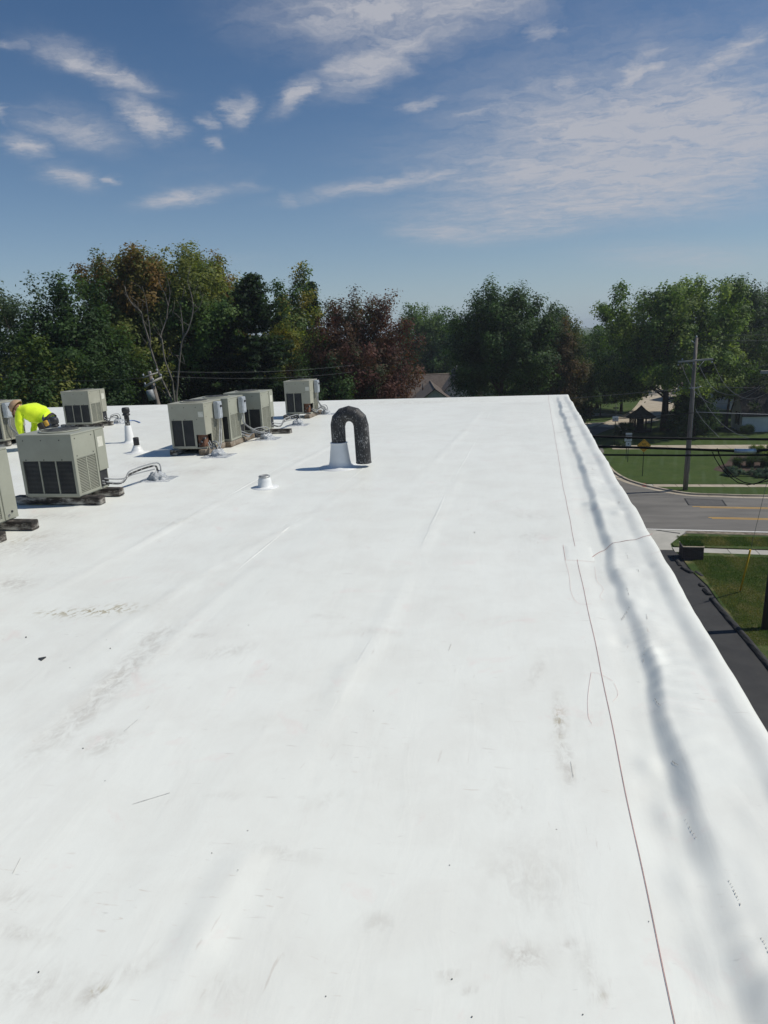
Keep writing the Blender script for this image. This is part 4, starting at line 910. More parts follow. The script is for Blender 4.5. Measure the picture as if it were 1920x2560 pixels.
berm('crumbled short kerb lump at the middle of the driveway edge', PG([(1750, 1461), (1757, 1468)]), .13)
berm('small kerb lump between crumbled piece and long run', PG([(1762, 1475), (1768, 1482), (1774, 1489)]), .16)
berm('long unbroken black kerb run beside the near driveway', PG([(1778, 1496), (1800, 1522), (1825, 1552), (1850, 1580), (1880, 1615), (1920, 1665), (1960, 1715)]), .15)

# grass blades on the near lawn and verge: nobody could count them
def grass(name, label, polys, n, hgt, seed):
    r = np.random.default_rng(seed); pts = []
    for (x0, x1, y0, y1), fr in polys:
        k = int(n*fr); pts.append(np.stack([r.uniform(x0, x1, k), r.uniform(y0, y1, k)], -1))
    p = np.concatenate(pts); k = len(p); a = r.uniform(0, 6.28, k); hh = hgt*r.uniform(.5, 1.3, k); wd = .012*r.uniform(.7, 1.4, k); ln = r.normal(0, .5, (k, 2))*hh[:, None]
    V_ = np.zeros((k, 3, 3)); dx = np.stack([np.cos(a), np.sin(a)], -1)*wd[:, None]
    V_[:, 0, :2] = p-dx; V_[:, 1, :2] = p+dx; V_[:, 2, :2] = p+ln; V_[:, :2, 2] = .05; V_[:, 2, 2] = .05+hh
    dry = vnoise(p[:, 0], p[:, 1], 1.1, 1.6, 31)*.5+.5; dry = np.clip((dry-.45)*2.2, 0, 1)*r.random(k)
    col = (1-dry)[:, None]*np.array([.06, .105, .022])+dry[:, None]*np.array([.26, .22, .10]); col *= r.uniform(.7, 1.35, (k, 1))
    o = tri_mesh(name, V_.reshape(-1, 3), np.arange(k*3).reshape(-1, 3), np.repeat(col, 3, 0), M['leaf']); o['kind'] = 'stuff'; o['label'] = label; o['category'] = 'grass'
def tri_mesh(name, co, faces, col, mat, parent=None, loc=None):
    me = bpy.data.meshes.new(name); n = faces.shape[1]
    me.vertices.add(len(co)); me.vertices.foreach_set('co', co.ravel().astype(np.float32))
    me.loops.add(faces.size); me.loops.foreach_set('vertex_index', faces.ravel().astype(np.int32))
    me.polygons.add(len(faces)); me.polygons.foreach_set('loop_start', (np.arange(len(faces))*n).astype(np.int32)); me.update()
    ca = me.color_attributes.new('tint', 'FLOAT_COLOR', 'POINT'); ca.data.foreach_set('color', np.concatenate([col, np.ones((len(col), 1))], 1).ravel().astype(np.float32))
    me.materials.append(mat); o = bpy.data.objects.new(name, me)
    if parent is not None: o.parent = parent
    if loc is not None: o.location = tuple(float(v) for v in loc)
    return link(o)
grass('grass', 'patchy green and straw-coloured grass beside the driveway', [((9.45, 15, 29, 40.9), .8), ((9.5, 17, 43.0, 44.9), .2)], 90000, .07, 3)

# ------------------------------------------------------------------ street furniture
def planter():
    a, b = onz(1706, 1402), onz(1757, 1402); t = thing('brick_planter', 'low dark brick planter with grass growing over its top by the sidewalk', 'planter', (a[0], a[1], 0))
    W_, D_, h = b[0]-a[0], 1.05, .86
    bm = BM(); box(bm, 0, W_, 0, D_, -.05, h-.06, bev=.01); obj('brick_wall', bm, M['brick'], t)
    bm = BM()
    for q in ((-.03, W_+.03, -.03, .16), (-.03, W_+.03, D_-.16, D_+.03), (-.03, .16, .162, D_-.162), (W_-.16, W_+.03, .162, D_-.162)): box(bm, *q, h-.058, h, bev=.008)
    obj('coping', bm, M['concdark'], t)
    obj('soil', bx(.15, W_-.15, .15, D_-.15, h-.059, h-.01), M['mulch'], t)
    r = np.random.default_rng(4); k = 2600; p = np.stack([r.uniform(.02, W_, k), r.uniform(.12, D_, k)], -1); a_ = r.uniform(0, 6.28, k); V_ = np.zeros((k, 3, 3)); dx = np.stack([np.cos(a_), np.sin(a_)], -1)*.014
    V_[:, 0, :2] = p-dx; V_[:, 1, :2] = p+dx; V_[:, 2, :2] = p+r.normal(0, .06, (k, 2)); V_[:, :2, 2] = h-.01; V_[:, 2, 2] = h+r.uniform(.04, .16, k)
    col = np.array([.04, .085, .018])*r.uniform(.6, 1.3, (k, 1)); o = tri_mesh('grass_tuft', V_.reshape(-1, 3), np.arange(k*3).reshape(-1, 3), np.repeat(col, 3, 0), M['leaf'], t); o['kind'] = 'stuff'
planter()

def text(name, body, size, mat, parent, loc, rot=(R(90), 0, 0), ext=.002, bold=.012, sx=1.0):
    cu = bpy.data.curves.new(name, 'FONT'); cu.body = body; cu.size = size; cu.align_x = 'CENTER'; cu.align_y = 'CENTER'; cu.extrude = ext; cu.offset = bold*size
    o = bpy.data.objects.new(name, cu); link(o); dg = bpy.context.evaluated_depsgraph_get(); dg.update(); me = bpy.data.meshes.new_from_object(o.evaluated_get(dg)); bpy.data.objects.remove(o)
    q = obj(name, me, mat, parent, loc=loc); q.rotation_euler = rot; q.scale = (sx, 1, 1); return q
def facing(p): return math.atan2(-p[0]*1.0, p[1])                    # sign plane square to the camera
def nooutlet():
    p = onz(1606, 1190, .05); t = thing('road_sign', 'yellow diamond NO OUTLET sign on a dark post in the mown lawn', 'sign', (p[0], p[1], .05), facing(p)*.6)
    bm = BM(); box(bm, -.03, .03, .004, .04, -.1, 2.95); obj('post', bm, M['post'], t)
    def dia(r, y0, y1, cr=.05):
        bm = BM(); c = []
        for k in range(4):
            a = math.pi/2*k; d = Vector((math.cos(a), math.sin(a))); n = Vector((-d.y, d.x))
            for s in (-1, -.5, .5, 1): c.append(d*r-d*cr*(abs(s))+n*s*cr*abs(s))
        f0 = [bm.verts.new((q.x, y0, q.y)) for q in c]; f1 = [bm.verts.new((q.x, y1, q.y)) for q in c]; bm.faces.new(f0); bm.faces.new(f1[::-1])
        for k in range(len(c)): bm.faces.new((f0[k], f0[(k+1) % len(c)], f1[(k+1) % len(c)], f1[k]))
        return bm
    zc = 2.75; fc = obj('sign_face', dia(.60, -.012, 0), M['signy'], t, loc=(0, 0, zc))
    bm = BM()                                                       # border line
    for k in range(4):
        a, b = math.pi/2*k, math.pi/2*(k+1); A, B = Vector((math.cos(a), 0, math.sin(a))), Vector((math.cos(b), 0, math.sin(b)))
        q = [A*.515, B*.515, B*.49, A*.49]; bm.faces.new([bm.verts.new((v.x, -.0145, v.z)) for v in q])
    obj('border', bm, M['signk'], fc)
    text('lettering', 'NO', .21, M['signk'], fc, (0, -.0145, .14), bold=.02); text('lettering', 'OUTLET', .21, M['signk'], fc, (0, -.0145, -.09), bold=.02, sx=.95)
nooutlet()
def speed():
    p = onz(1569, 1155, .05); t = thing('speed_sign', 'white 25 speed limit sign on dark post left of the yellow diamond', 'sign', (p[0], p[1], .05), facing(p)*.6)
    bm = BM(); box(bm, -.03, .03, .004, .04, -.1, 2.9); obj('post', bm, M['post'], t)
    fc = obj('sign_face', bx(-.30, .30, -.012, 0, -.40, .40, bev=.003), M['signw'], t, loc=(0, 0, 2.5))
    obj('sign_band', bx(-.30, .30, -.0145, -.0125, .12, .22), M['signk'], fc); text('lettering', '25', .40, M['signk'], fc, (0, -.0145, -.10), bold=.02)
    f2 = obj('sign_plate', bx(-.25, .25, -.012, 0, -.24, .24, bev=.003), M['signw'], t, loc=(0, 0, 1.80))
    bm = BM(); lathe(bm, [(.075, 0), (.075, .002)], 14); q = obj('emblem', bm, M['slat'], f2, loc=(0, -.0125, 0)); q.rotation_euler = (R(90), 0, 0)
speed()
def backsign():
    p = onz(1536, 1112, .05); t = thing('street_sign_post', 'tall thin post with small white plate and street name blades', 'sign', (p[0], p[1], .05), facing(p)*.6)
    bm = BM(); tube(bm, [(0, 0, -.1), (0, 0, 4.6)], .04, 8); obj('post', bm, M['post'], t)
    f = obj('sign_plate', bx(-.32, .32, -.055, -.042, -.30, .30, bev=.003), M['signw'], t, loc=(0, 0, 2.95)); obj('sign_band', bx(-.32, .32, -.058, -.0565, -.30, -.2), M['redpad'], f); obj('emblem', bx(-.06, .06, -.058, -.0565, -.06, .06), M['signk'], f)
    bm = BM()
    for k in range(2):
        bm2 = BM(); box(bm2, -.3 if k else -.012, .3 if k else .012, -.012 if k else -.3, .012 if k else .3, 4.25-.16*k, 4.4-.16*k); obj('name_blade', bm2, M['post'], t)
    bm.free()
backsign()
def rear_post():
    p = onz(1565, 1146, .05); t = thing('sign_post', 'bare dark post standing just behind the 25 sign', 'post', (p[0], p[1], .05))
    bm = BM(); tube(bm, [(0, 0, -.1), (0, 0, 2.3)], .035, 8); obj('post', bm, M['post'], t); obj('sign_plate', bx(-.22, .22, .04, .052, 1.75, 2.25, bev=.003), M['signw'], t)
rear_post()

def gazebo():
    p = onz(1604, 1082); t = thing('gazebo', 'small dark wooden gazebo with pyramid roof and lattice sides under the tree', 'gazebo', (p[0], p[1]+1.2, .03), R(20))
    r = 1.28; ang = [R(60*k+30) for k in range(6)]
    bm = BM(); lathe(bm, [(r+.25, -.02), (r+.25, .12)], 6, smooth=False); obj('floor', bm, M['darkwood'], t)
    for a in ang:
        bm = BM(); c, s = r*math.cos(a), r*math.sin(a); box(bm, c-.06, c+.06, s-.06, s+.06, .12, 1.95); obj('post', bm, M['darkwood'], t)
    bm = BM(); ap = bm.verts.new((0, 0, 3.3)); rim = [bm.verts.new(((r+.5)*math.cos(a), (r+.5)*math.sin(a), 1.85)) for a in ang]; rim2 = [bm.verts.new(((r+.5)*math.cos(a), (r+.5)*math.sin(a), 1.75)) for a in ang]
    mid = [bm.verts.new(((r*.45)*math.cos(a), (r*.45)*math.sin(a), 2.72)) for a in ang]
    for k in range(6):
        k2 = (k+1) % 6; bm.faces.new((rim[k], rim[k2], mid[k2], mid[k])); bm.faces.new((mid[k], mid[k2], ap)); bm.faces.new((rim2[k2], rim2[k], rim[k], rim[k2]))
    bm.faces.new(rim2); obj('roof', bm, M['shingle'], t)
    for k in (1, 2, 3, 5):
        a, b = Vector((r*math.cos(ang[k]), r*math.sin(ang[k]), 0)), Vector((r*math.cos(ang[(k+1) % 6]), r*math.sin(ang[(k+1) % 6]), 0)); bm = BM()
        z0, z1 = (.25, 1.7) if k in (1, 2) else (.25, .95); d = (b-a)*.9; o_ = a+(b-a)*.05; n = 7; hh = z1-z0
        for i in range(-n, n+1):
            for sg in (1, -1):
                f0, f1 = i/n, i/n+hh/d.length; t0, t1 = max(0, f0), min(1, f1)
                if t1 <= t0: continue
                za, zb = z0+(t0-f0)*d.length, z0+(t1-f0)*d.length
                A, B = o_+d*(t0 if sg > 0 else 1-t0), o_+d*(t1 if sg > 0 else 1-t1); tube(bm, [(A.x, A.y, za), (B.x, B.y, zb)], .018, 4, False)
        tube(bm, [(o_.x, o_.y, z1), ((o_+d).x, (o_+d).y, z1)], .03, 4); tube(bm, [(o_.x, o_.y, z0), ((o_+d).x, (o_+d).y, z0)], .03, 4)
        obj('lattice_panel', bm, M['darkwood'], t)
    bm = BM(); box(bm, -.35, .35, -.2, .4, .12, 1.75, bev=.03); obj('cabinet', bm, M['darkwood'], t)
gazebo()

# ------------------------------------------------------------------ utility poles and wires
WIRES = []
def wire(label, pts, r, mat='wire', name='overhead_wire', group='overhead wires'):
    p0 = np.array(pts[0], float); bm = BM(); tube(bm, [np.array(p)-p0 for p in pts], r, 6, True)
    return tag(obj(name, bm, M[mat], loc=p0), label, 'wire', group)
P1 = onz(1713, 1225, .05)
def pole1():
    t = thing('utility_pole', 'weathered grey utility pole with one crossarm standing in the far verge', 'utility pole', (P1[0], P1[1], .03))
    top = 12.05; q = aty(1741, 845, P1[1]); lx = q[0]-P1[0]
    AX = lambda z: (lx*z/top, 0, z)
    bm = BM(); tube(bm, [AX(-.3), AX(3), AX(6), AX(9), AX(top)], [.20, .185, .165, .15, .125], 12); obj('pole', bm, M['polewood'], t)
    za = 10.35; a = AX(za); bm = BM(); box(bm, -1.30, 1.30, -.235, -.13, -.07, .07, bev=.01); arm = obj('crossarm', bm, M['armwood'], t, loc=a); arm.rotation_euler = (0, R(-2.5), R(6))
    for s in (-1, 1):
        bm = BM(); tube(bm, [(a[0]+.6*s, -.24, za-.07), (a[0]+.1*s, -.20, za-.75)], .02, 5); obj('brace', bm, M['conduit'], t)
    for x in (-1.22, -.95, -.1, 1.2):
        bm = BM(); lathe(bm, [(.015, -.30 if x != -.95 else .08), (.05, -.28 if x != -.95 else .10), (.06, -.18 if x != -.95 else .18), (.03, -.16 if x != -.95 else .24)], 10); obj('insulator', bm, M['ins'], t, loc=(a[0]+x, -.2, za+.0+x*.045))
    bm = BM(); tube(bm, [AX(11.6), (AX(11.6)[0]-.4, -.25, 11.85)], .035, 6); obj('pin_bracket', bm, M['ins'], t)
    bm = BM(); lathe(bm, [(.05, 0), (.07, .06), (.04, .16)], 10); obj('insulator', bm, M['ins'], t, loc=AX(top))
    bm = BM(); box(bm, -.3, .3, -.22, -.17, -.03, .03); tube(bm, [(.3, -.2, 0), (.55, -.22, .12)], .03, 6); obj('rack_bracket', bm, M['ins'], t, loc=AX(8.25))
    bm = BM(); tube(bm, [(lx*.4+.17, -.12, 1.5), (lx*.7+.13, -.1, 8)], .02, 5); obj('ground_conduit', bm, M['conduit'], t)
    bm = BM(); lathe(bm, [(.2, 2.85), (.21, 2.88), (.21, 2.95), (.2, 2.98)], 12, lx*2.9/top, 0); obj('strap', bm, M['steelband'], t)
pole1()
P2 = onz(1914, 1572, .055)
def pole2():
    t = thing('utility_pole', 'dark brown utility pole at right picture edge on the near lawn', 'utility pole', (P2[0], P2[1], .03))
    bm = BM(); tube(bm, [(0, 0, -.3), (0.05, 0, 4), (.1, 0, 8), (.15, 0, 12.4)], [.19, .17, .15, .125], 12); obj('pole', bm, M['polewood2'], t)
    bm = BM(); box(bm, -1.25, 1.25, -.235, -.13, 11.2, 11.33, bev=.01); obj('crossarm', bm, M['armwood'], t)
pole2()
T2 = P2+np.array([.13, 0, 0])
Y2 = P2[1]-.22
# thick communication cables slung along the near pole line
def cable(label, pts, r): return wire(label, [aty(x, y, Y2) for x, y in pts], r, 'cable', 'overhead_cable')
cable('uppermost of the three thick black cables crossing in front of the street', [(-300, 1085), (900, 1087), (1480, 1090.5), (1580, 1094), (1720, 1096.5), (1920, 1098.5), (2100, 1098)], .052)
cable('middle thick black cable crossing just below the NO OUTLET lettering', [(-300, 1100), (900, 1110), (1480, 1116), (1580, 1118.5), (1720, 1123), (1835, 1127.5), (1890, 1128), (1920, 1124), (2100, 1118)], .055)
cable('lowest of the three thick black cables crossing the street view', [(-300, 1133), (900, 1135), (1480, 1137), (1700, 1138.5), (1920, 1137.5), (2100, 1136)], .042)
cl = [aty(1835, 1127.5, Y2), aty(1890, 1128, Y2)]
ct = thing('splice_closure', 'silver aluminium splice closure hanging on the middle black cable', 'cable closure', cl[0])
bm = BM(); d = cl[1]-cl[0]; tube(bm, [(0, 0, 0), d*.02, d*.98, d], [.06, .10, .10, .06], 12); obj('housing', bm, M['silver'], ct)
for f in (.06, .94):
    bm = BM(); tube(bm, [d*(f-.02), d*(f+.02)], .108, 12); obj('end_band', bm, M['steelband'], ct)
cable('hanging loop of black cable drooping below the splice closure, upper strand', [(1793, 1121), (1800, 1142), (1812, 1168), (1835, 1192), (1860, 1206), (1885, 1211), (1905, 1203), (1925, 1192)], .024)
cable('hanging loop of black cable drooping below the splice closure, lower strand', [(1781, 1130), (1787, 1145), (1800, 1166), (1822, 1190), (1845, 1207), (1870, 1212), (1900, 1207), (1930, 1200)], .020)
# spans between the two poles, slack
C1 = lambda x, z: np.array([P1[0]+x+.85, P1[1]-.2, z])
q1 = aty(1743, 895, P1[1])
def span(label, a, b, sag, r=.016, mat='wire'): wire(label, catenary(a, b, sag), r, mat)
a0 = aty(1703, 908, P1[1]-.2); a1 = aty(1745, 906, P1[1]-.2); a2 = aty(1784, 907, P1[1]-.2)
wire('slack wire drooping from the left end of the crossarm', smooth_poly([a0]+[atd(x, y, d_) for x, y, d_ in ((1715, 940, 57), (1735, 976, 54), (1757, 997, 50), (1780, 1008, 46), (1820, 1008, 42), (1870, 990, 38), (1930, 950, 34))], 5), .014)
wire('slack wire drooping from the middle of the crossarm', smooth_poly([a1]+[atd(x, y, d_) for x, y, d_ in ((1760, 938, 57), (1782, 970, 53), (1805, 983, 49), (1835, 987, 45), (1880, 975, 40), (1930, 945, 36))], 5), .014)
wire('slack wire drooping from the right end of the crossarm', smooth_poly([a2]+[atd(x, y, d_) for x, y, d_ in ((1800, 942, 57), (1820, 970, 53), (1845, 989, 48), (1872, 997, 43), (1895, 994, 38), (1930, 975, 34))], 5), .014)
b0 = aty(1741, 957, P1[1]-.15)
wire('service wire running from mid pole down to the upper black cable', smooth_poly([b0]+[atd(x, y, d_) for x, y, d_ in ((1750, 985, 57), (1762, 1005, 55), (1775, 1025, 52), (1800, 1055, 47), (1830, 1078, 41), (1862, 1092, 35))]+[aty(1885, 1098, Y2)], 5), .013)
b1 = aty(1738, 1022, P1[1]-.15)
wire('service wire running from low on the pole down to the black cables', smooth_poly([b1]+[atd(x, y, d_) for x, y, d_ in ((1755, 1048, 55), (1775, 1070, 48), (1790, 1085, 41))]+[aty(1798, 1094, Y2)], 5), .013)
# lines along the far verge
far_r_ = np.array([62, P1[1]-3, 0]); far_l_ = np.array([-45, P1[1]+3, 0])
for lab, z, dx, sg, r_ in (('topmost power wire leaving the pole top to the right', 12.2, .9, .5, .012), ('second power wire leaving near the pole top to the right', 11.8, .5, .5, .012)):
    wire(lab, catenary(P1+[dx, 0, z], far_r_+[0, 0, z], sg), r_)
wire('bright neutral wire running right from mid pole', catenary(P1+[.6, -.2, 8.35], far_r_+[0, 0, 8.2], .7), .014)
wire('faint wire running left from mid pole into the trees', catenary(P1+[.5, -.2, 8.3], far_l_+[0, 0, 8.5], 1.3), .014)
wire('thick pale cable running right from below mid pole', catenary(P1+[.35, -.2, 6.35], far_r_+[0, 0, 6.1], .6), .03, 'conduit')
wire('dark cable running left from below mid pole towards the gazebo', catenary(P1+[.3, -.2, 6.3], far_l_+[0, 0, 6.4], 1.2), .028, 'cable')
# guy wire with yellow guard
ga = onz(1850, 1480, .055); gt = np.array([P2[0]+.13, P2[1], 12.0]); gd = gt-ga
gk = thing('guy_wire', 'yellow plastic guard on the thin guy wire rising from the near lawn', 'guy wire', ga)
bm = BM(); tube(bm, [(0, 0, -.1), gd], .010, 5); obj('strand', bm, M['conduit'], gk)
u = gd/np.linalg.norm(gd); bm = BM(); tube(bm, [u*.12, u*2.72], .048, 8); obj('guard', bm, M['yguard'], gk)
bm = BM(); tube(bm, [(0, 0, -.06), u*.12], .02, 6); obj('anchor_rod', bm, M['cable'], gk)

# leaning pole at the wood's edge, left
def pole3():
    D3 = 46; b = atd(397, 1015, D3); tp = atd(373, 928, D3); b = b+(b-tp)*1.6
    gz_ = b[2]; d = (tp-b)
    base = b if gz_ <= 0 else b-d*(gz_/d[2])
    if gz_ < 0: base = b+d*(-gz_/d[2])
    t = thing('utility_pole', 'leaning utility pole with two tilted crossarms before the bare tree', 'utility pole', (base[0], base[1], 0))
    L = lambda p: np.array(p)-np.array([base[0], base[1], 0])
    bm = BM(); tube(bm, [L(base), L((base+tp)/2), L(tp)], [.19, .16, .12], 10); obj('pole', bm, M['polewood'], t)
    for a, c, r in (((361, 967), (405, 943), .075), ((357, 945), (395, 931), .05)):
        A, B = atd(*a, D3-.3), atd(*c, D3-.3); bm = BM(); tube(bm, [L(A), L(B)], r, 4); obj('crossarm', bm, M['armwood'], t)
        for f in (.05, .5, .95):
            q = L(A+(B-A)*f); bm = BM(); lathe(bm, [(.03, .08), (.06, .12), (.05, .2), (.02, .24)], 8); obj('insulator', bm, M['ins'], t, loc=q)
    A, B = atd(373, 975, D3-.3), atd(381, 1000, D3-.3); bm = BM(); tube(bm, [L(A), L(A+(B-A)*.05), L(B)], [.18, .22, .22], 12); obj('transformer', bm, M['conduit'], t)
    A, B = atd(389, 958, D3-.25), atd(386, 970, D3-.1); bm = BM(); tube(bm, [L(A), L(B)], .03, 5); obj('brace', bm, M['conduit'], t)
    e1, e2 = atd(361, 940, D3-.3), atd(395, 928, D3-.3)
    wire('upper thin wire strung in front of the dark wood at left', catenary(atd(395, 928, D3), atd(1010, 893, 62), .5), .009)
    wire('lower thin wire strung in front of the dark wood at left', catenary(atd(404, 940, D3), atd(1010, 908, 62), .6), .008)
    wire('thin wire running left from the leaning pole', catenary(atd(360, 944, D3), atd(-60, 935, 50), .3), .007)
pole3()

# ------------------------------------------------------------------ houses
def gable(bm, x0, x1, y0, y1, ze, zr, ov, th, axis='x', mi=0):
    """gable roof, ridge along axis"""
    if axis == 'x':
        ym = (y0+y1)/2; pr = [(y0-ov, ze-ov*(zr-ze)/(ym-y0)), (ym, zr), (y1+ov, ze-ov*(zr-ze)/(ym-y0))]; mk = lambda s, q, dz: (s, q[0], q[1]+dz); e0, e1 = x0-ov*.6, x1+ov*.6
    else:
        ym = (x0+x1)/2; pr = [(x0-ov, ze-ov*(zr-ze)/(ym-x0)), (ym, zr), (x1+ov, ze-ov*(zr-ze)/(ym-x0))]; mk = lambda s, q, dz: (q[0], s, q[1]+dz); e0, e1 = y0-ov*.6, y1+ov*.6
    rows = [[bm.verts.new(mk(s, q, dz)) for q in pr for dz in (th, 0)] for s in (e0, e1)]
    a, b = rows
    for i, j in ((0, 2), (2, 4)): bm.faces.new((a[i], a[j], b[j], b[i])); bm.faces.new((a[j+1], a[i+1], b[i+1], b[j+1]))
    bm.faces.new((a[0], b[0], b[1], a[1])); bm.faces.new((a[4], a[5], b[5], b[4]))
    for r in rows: bm.faces.new((r[0], r[1], r[3], r[2])); bm.faces.new((r[2], r[3], r[5], r[4]))
def wallbox(bm, x0, x1, y0, y1, ze, zr, axis='x'):
    box(bm, x0, x1, y0, y1, -.1, ze)
    if axis == 'x':
        for x in (x0, x1): bm.faces.new([bm.verts.new(v) for v in ((x, y0, ze), (x, y1, ze), (x, (y0+y1)/2, zr))])
    else:
        for y in (y0, y1): bm.faces.new([bm.verts.new(v) for v in ((x0, y, ze), (x1, y, ze), ((x0+x1)/2, y, zr))])
def house_white():
    a = onz(1824, 1069); b = onz(1853, 1081); t = thing('white_house', 'white-sided gable house with steep dark roof and shuttered window at right', 'house', (b[0], b[1], .03))
    D_ = 4.6; W_ = 9.0; ze, zr = 2.15, 5.2
    bm = BM(); wallbox(bm, 0, W_, 0, D_, ze, zr); obj('wall', bm, M['siding'], t)
    bm = BM(); gable(bm, 0, W_, 0, D_, ze, zr+.02, .22, .12); obj('roof', bm, M['shingled'], t)
    for k in range(9): obj('siding_board', bx(-.025, -.004, .05, D_-.05, .15+k*.22, .16+k*.22), M['siding'], t)
    wn = obj('window', bx(-.05, -.026, 1.45, 2.25, .75, 2.2), M['siding'], t); obj('pane', bx(-.06, -.051, 1.52, 2.18, .82, 2.13), M['glass'], wn)
    for y in (1.02, 2.28): obj('shutter', bx(-.07, -.026, y, y+.4, .7, 2.25), M['shutter'], t)
    wn = obj('door', bx(3.2, 4.1, -.06, -.01, 0, 1.95), M['sidingb'], t); obj('handle', bx(3.95, 4.0, -.09, -.061, .95, 1.0), M['conduit'], wn)
    obj('step', bx(3.0, 4.3, -.7, -.061, 0, .14), M['conc2'], t)
house_white()
def house_roofs():
    b = atd(1095, 1000, 100); t = thing('brown_house', 'house with brown shingled cross-gable roofs showing above the far roof edge', 'house', (b[0], b[1], 0), R(10))
    # ridge of the back wing
    bm = BM(); wallbox(bm, -13, 7, 8, 18, 3.2, 6.4); obj('wall', bm, M['siding'], t)
    bm = BM(); gable(bm, -13, 7, 8, 18, 3.2, 6.5, .5, .15); rf = obj('roof', bm, M['shingle'], t)
    bm = BM(); tube(bm, [(-13.3, 13, 6.66), (7.3, 13, 6.66)], .10, 5); obj('ridge_cap', bm, M['ridge'], rf)
    for (x0, x1, y0, y1, ze, zr) in ((-4.2, 3.0, -4, 12, 3.0, 5.6), (1.0, 6.2, 4, 16, 4.4, 7.3)):
        bm = BM(); wallbox(bm, x0, x1, y0, y1, ze, zr-.02, 'y'); obj('wall', bm, M['siding'], t)
        bm = BM(); gable(bm, x0, x1, y0, y1, ze, zr, .45, .15, 'y'); rf = obj('roof', bm, M['shingle'] if x0 < 0 else M['ridge'], t)
        bm = BM(); xm = (x0+x1)/2; tube(bm, [(xm, y0-.3, zr+.16), (xm, y1, zr+.16)], .09, 5); obj('ridge_cap', bm, M['ridge'], rf)
    for x, y, z in ((-2.0, 6.5, 5.0), (-4.5, 9.5, 4.5)):
        bm = BM(); tube(bm, [(x, y, z-.6), (x, y, z+.75)], .09, 8); obj('roof_vent', bm, M['black'], t)
    bm = BM(); tube(bm, [(3.4, 8, 6.9), (3.4, 8, 8.2)], .06, 6); obj('flue', bm, M['conduit'], t)
house_roofs()
def house_back(px, d, label, W_=12, D_=9, ze=3.0, zr=6.2, rz=0, mat='shingle', wall='sidingb', name='far_house'):
    b = atd(*px, d); t = thing(name, label, 'house', (b[0], b[1], 0), rz)
    bm = BM(); wallbox(bm, -W_/2, W_/2, 0, D_, ze, zr); obj('wall', bm, M[wall], t)
    bm = BM(); gable(bm, -W_/2, W_/2, 0, D_, ze, zr+.02, .4, .15); obj('roof', bm, M[mat], t)
    for k in range(3):
        x = -W_/2+W_*(k+.5)/3; wn = obj('window', bx(x-.6, x+.6, -.06, -.01, .9, 2.3), M['siding'], t); obj('pane', bx(x-.5, x+.5, -.08, -.061, 1.0, 2.2), M['glass'], wn)
house_back((1800, 960), 128, 'brown-roofed house half hidden by leaves behind the utility pole', rz=R(-8))
house_back((1890, 965), 118, 'pale house glimpsed through the trees at far right', 8, 7, 2.8, 5.2, R(10))
def dishes():
    """grey dome lamp heads glimpsed beyond the pole"""
    for px, d, r, lab in (((1773, 989), 92, .46, 'big grey globe street lamp beside the utility pole'), ((1774, 953), 94, .2, 'left one of two small pale globe lamps beyond the pole'), ((1780, 951), 95, .2, 'right one of two small pale globe lamps beyond the pole')):
        p = atd(*px, d); t = thing('globe_lamp', lab, 'lamp', (p[0], p[1], 0))
        bm = BM(); lathe(bm, [(r*.45, -r*.75), (r*.85, -r*.5), (r, 0), (r*.9, r*.4), (r*.5, r*.75), (r*.15, r*.85)], 16); obj('globe', bm, M['galv'], t, loc=(0, 0, p[2]))
        bm = BM(); tube(bm, [(0, 0, 0), (0, 0, p[2]-r*.7)], .05, 8); obj('post', bm, M['post'], t)
        bm = BM(); lathe(bm, [(.12, 0), (.12, .25), (.06, .4)], 10); obj('base', bm, M['post'], t)
dishes()

# ------------------------------------------------------------------ trees and plants
DG = [(.020, .042, .014), (.028, .055, .017), (.036, .066, .02)]
MG = [(.032, .066, .017), (.045, .085, .02), (.06, .10, .026)]
OL = [(.058, .082, .02), (.088, .105, .025), (.12, .13, .034)]
RU = [(.105, .070, .022), (.14, .085, .028), (.09, .08, .022), (.07, .085, .022)]
RD = [(.050, .023, .019), (.066, .028, .022), (.042, .030, .019), (.034, .042, .018), (.075, .042, .026)]
BR = [(.075, .052, .026), (.05, .06, .022), (.055, .05, .022), (.034, .05, .018)]
YG = [(.07, .095, .02), (.10, .115, .025), (.14, .12, .02)]
BRT = [(.055, .095, .02), (.085, .13, .03), (.038, .07, .017), (.11, .15, .045)]
GR = [(.035, .055, .03), (.05, .07, .04), (.028, .045, .022)]
def leaf_quads(pos, nrm, size, r):
    k = len(pos); a = r.normal(0, 1, (k, 3)); a -= nrm*np.sum(a*nrm, 1)[:, None]; a /= np.linalg.norm(a, axis=1)[:, None]+1e-9; b = np.cross(nrm, a)
    s = size*r.uniform(.6, 1.35, k)[:, None]; V_ = np.zeros((k, 4, 3)); V_[:, 0] = pos-a*s*.55; V_[:, 1] = pos+b*s*.34+a*s*.05; V_[:, 2] = pos+a*s*.6-nrm*s*.12; V_[:, 3] = pos-b*s*.34+a*s*.05
    return V_
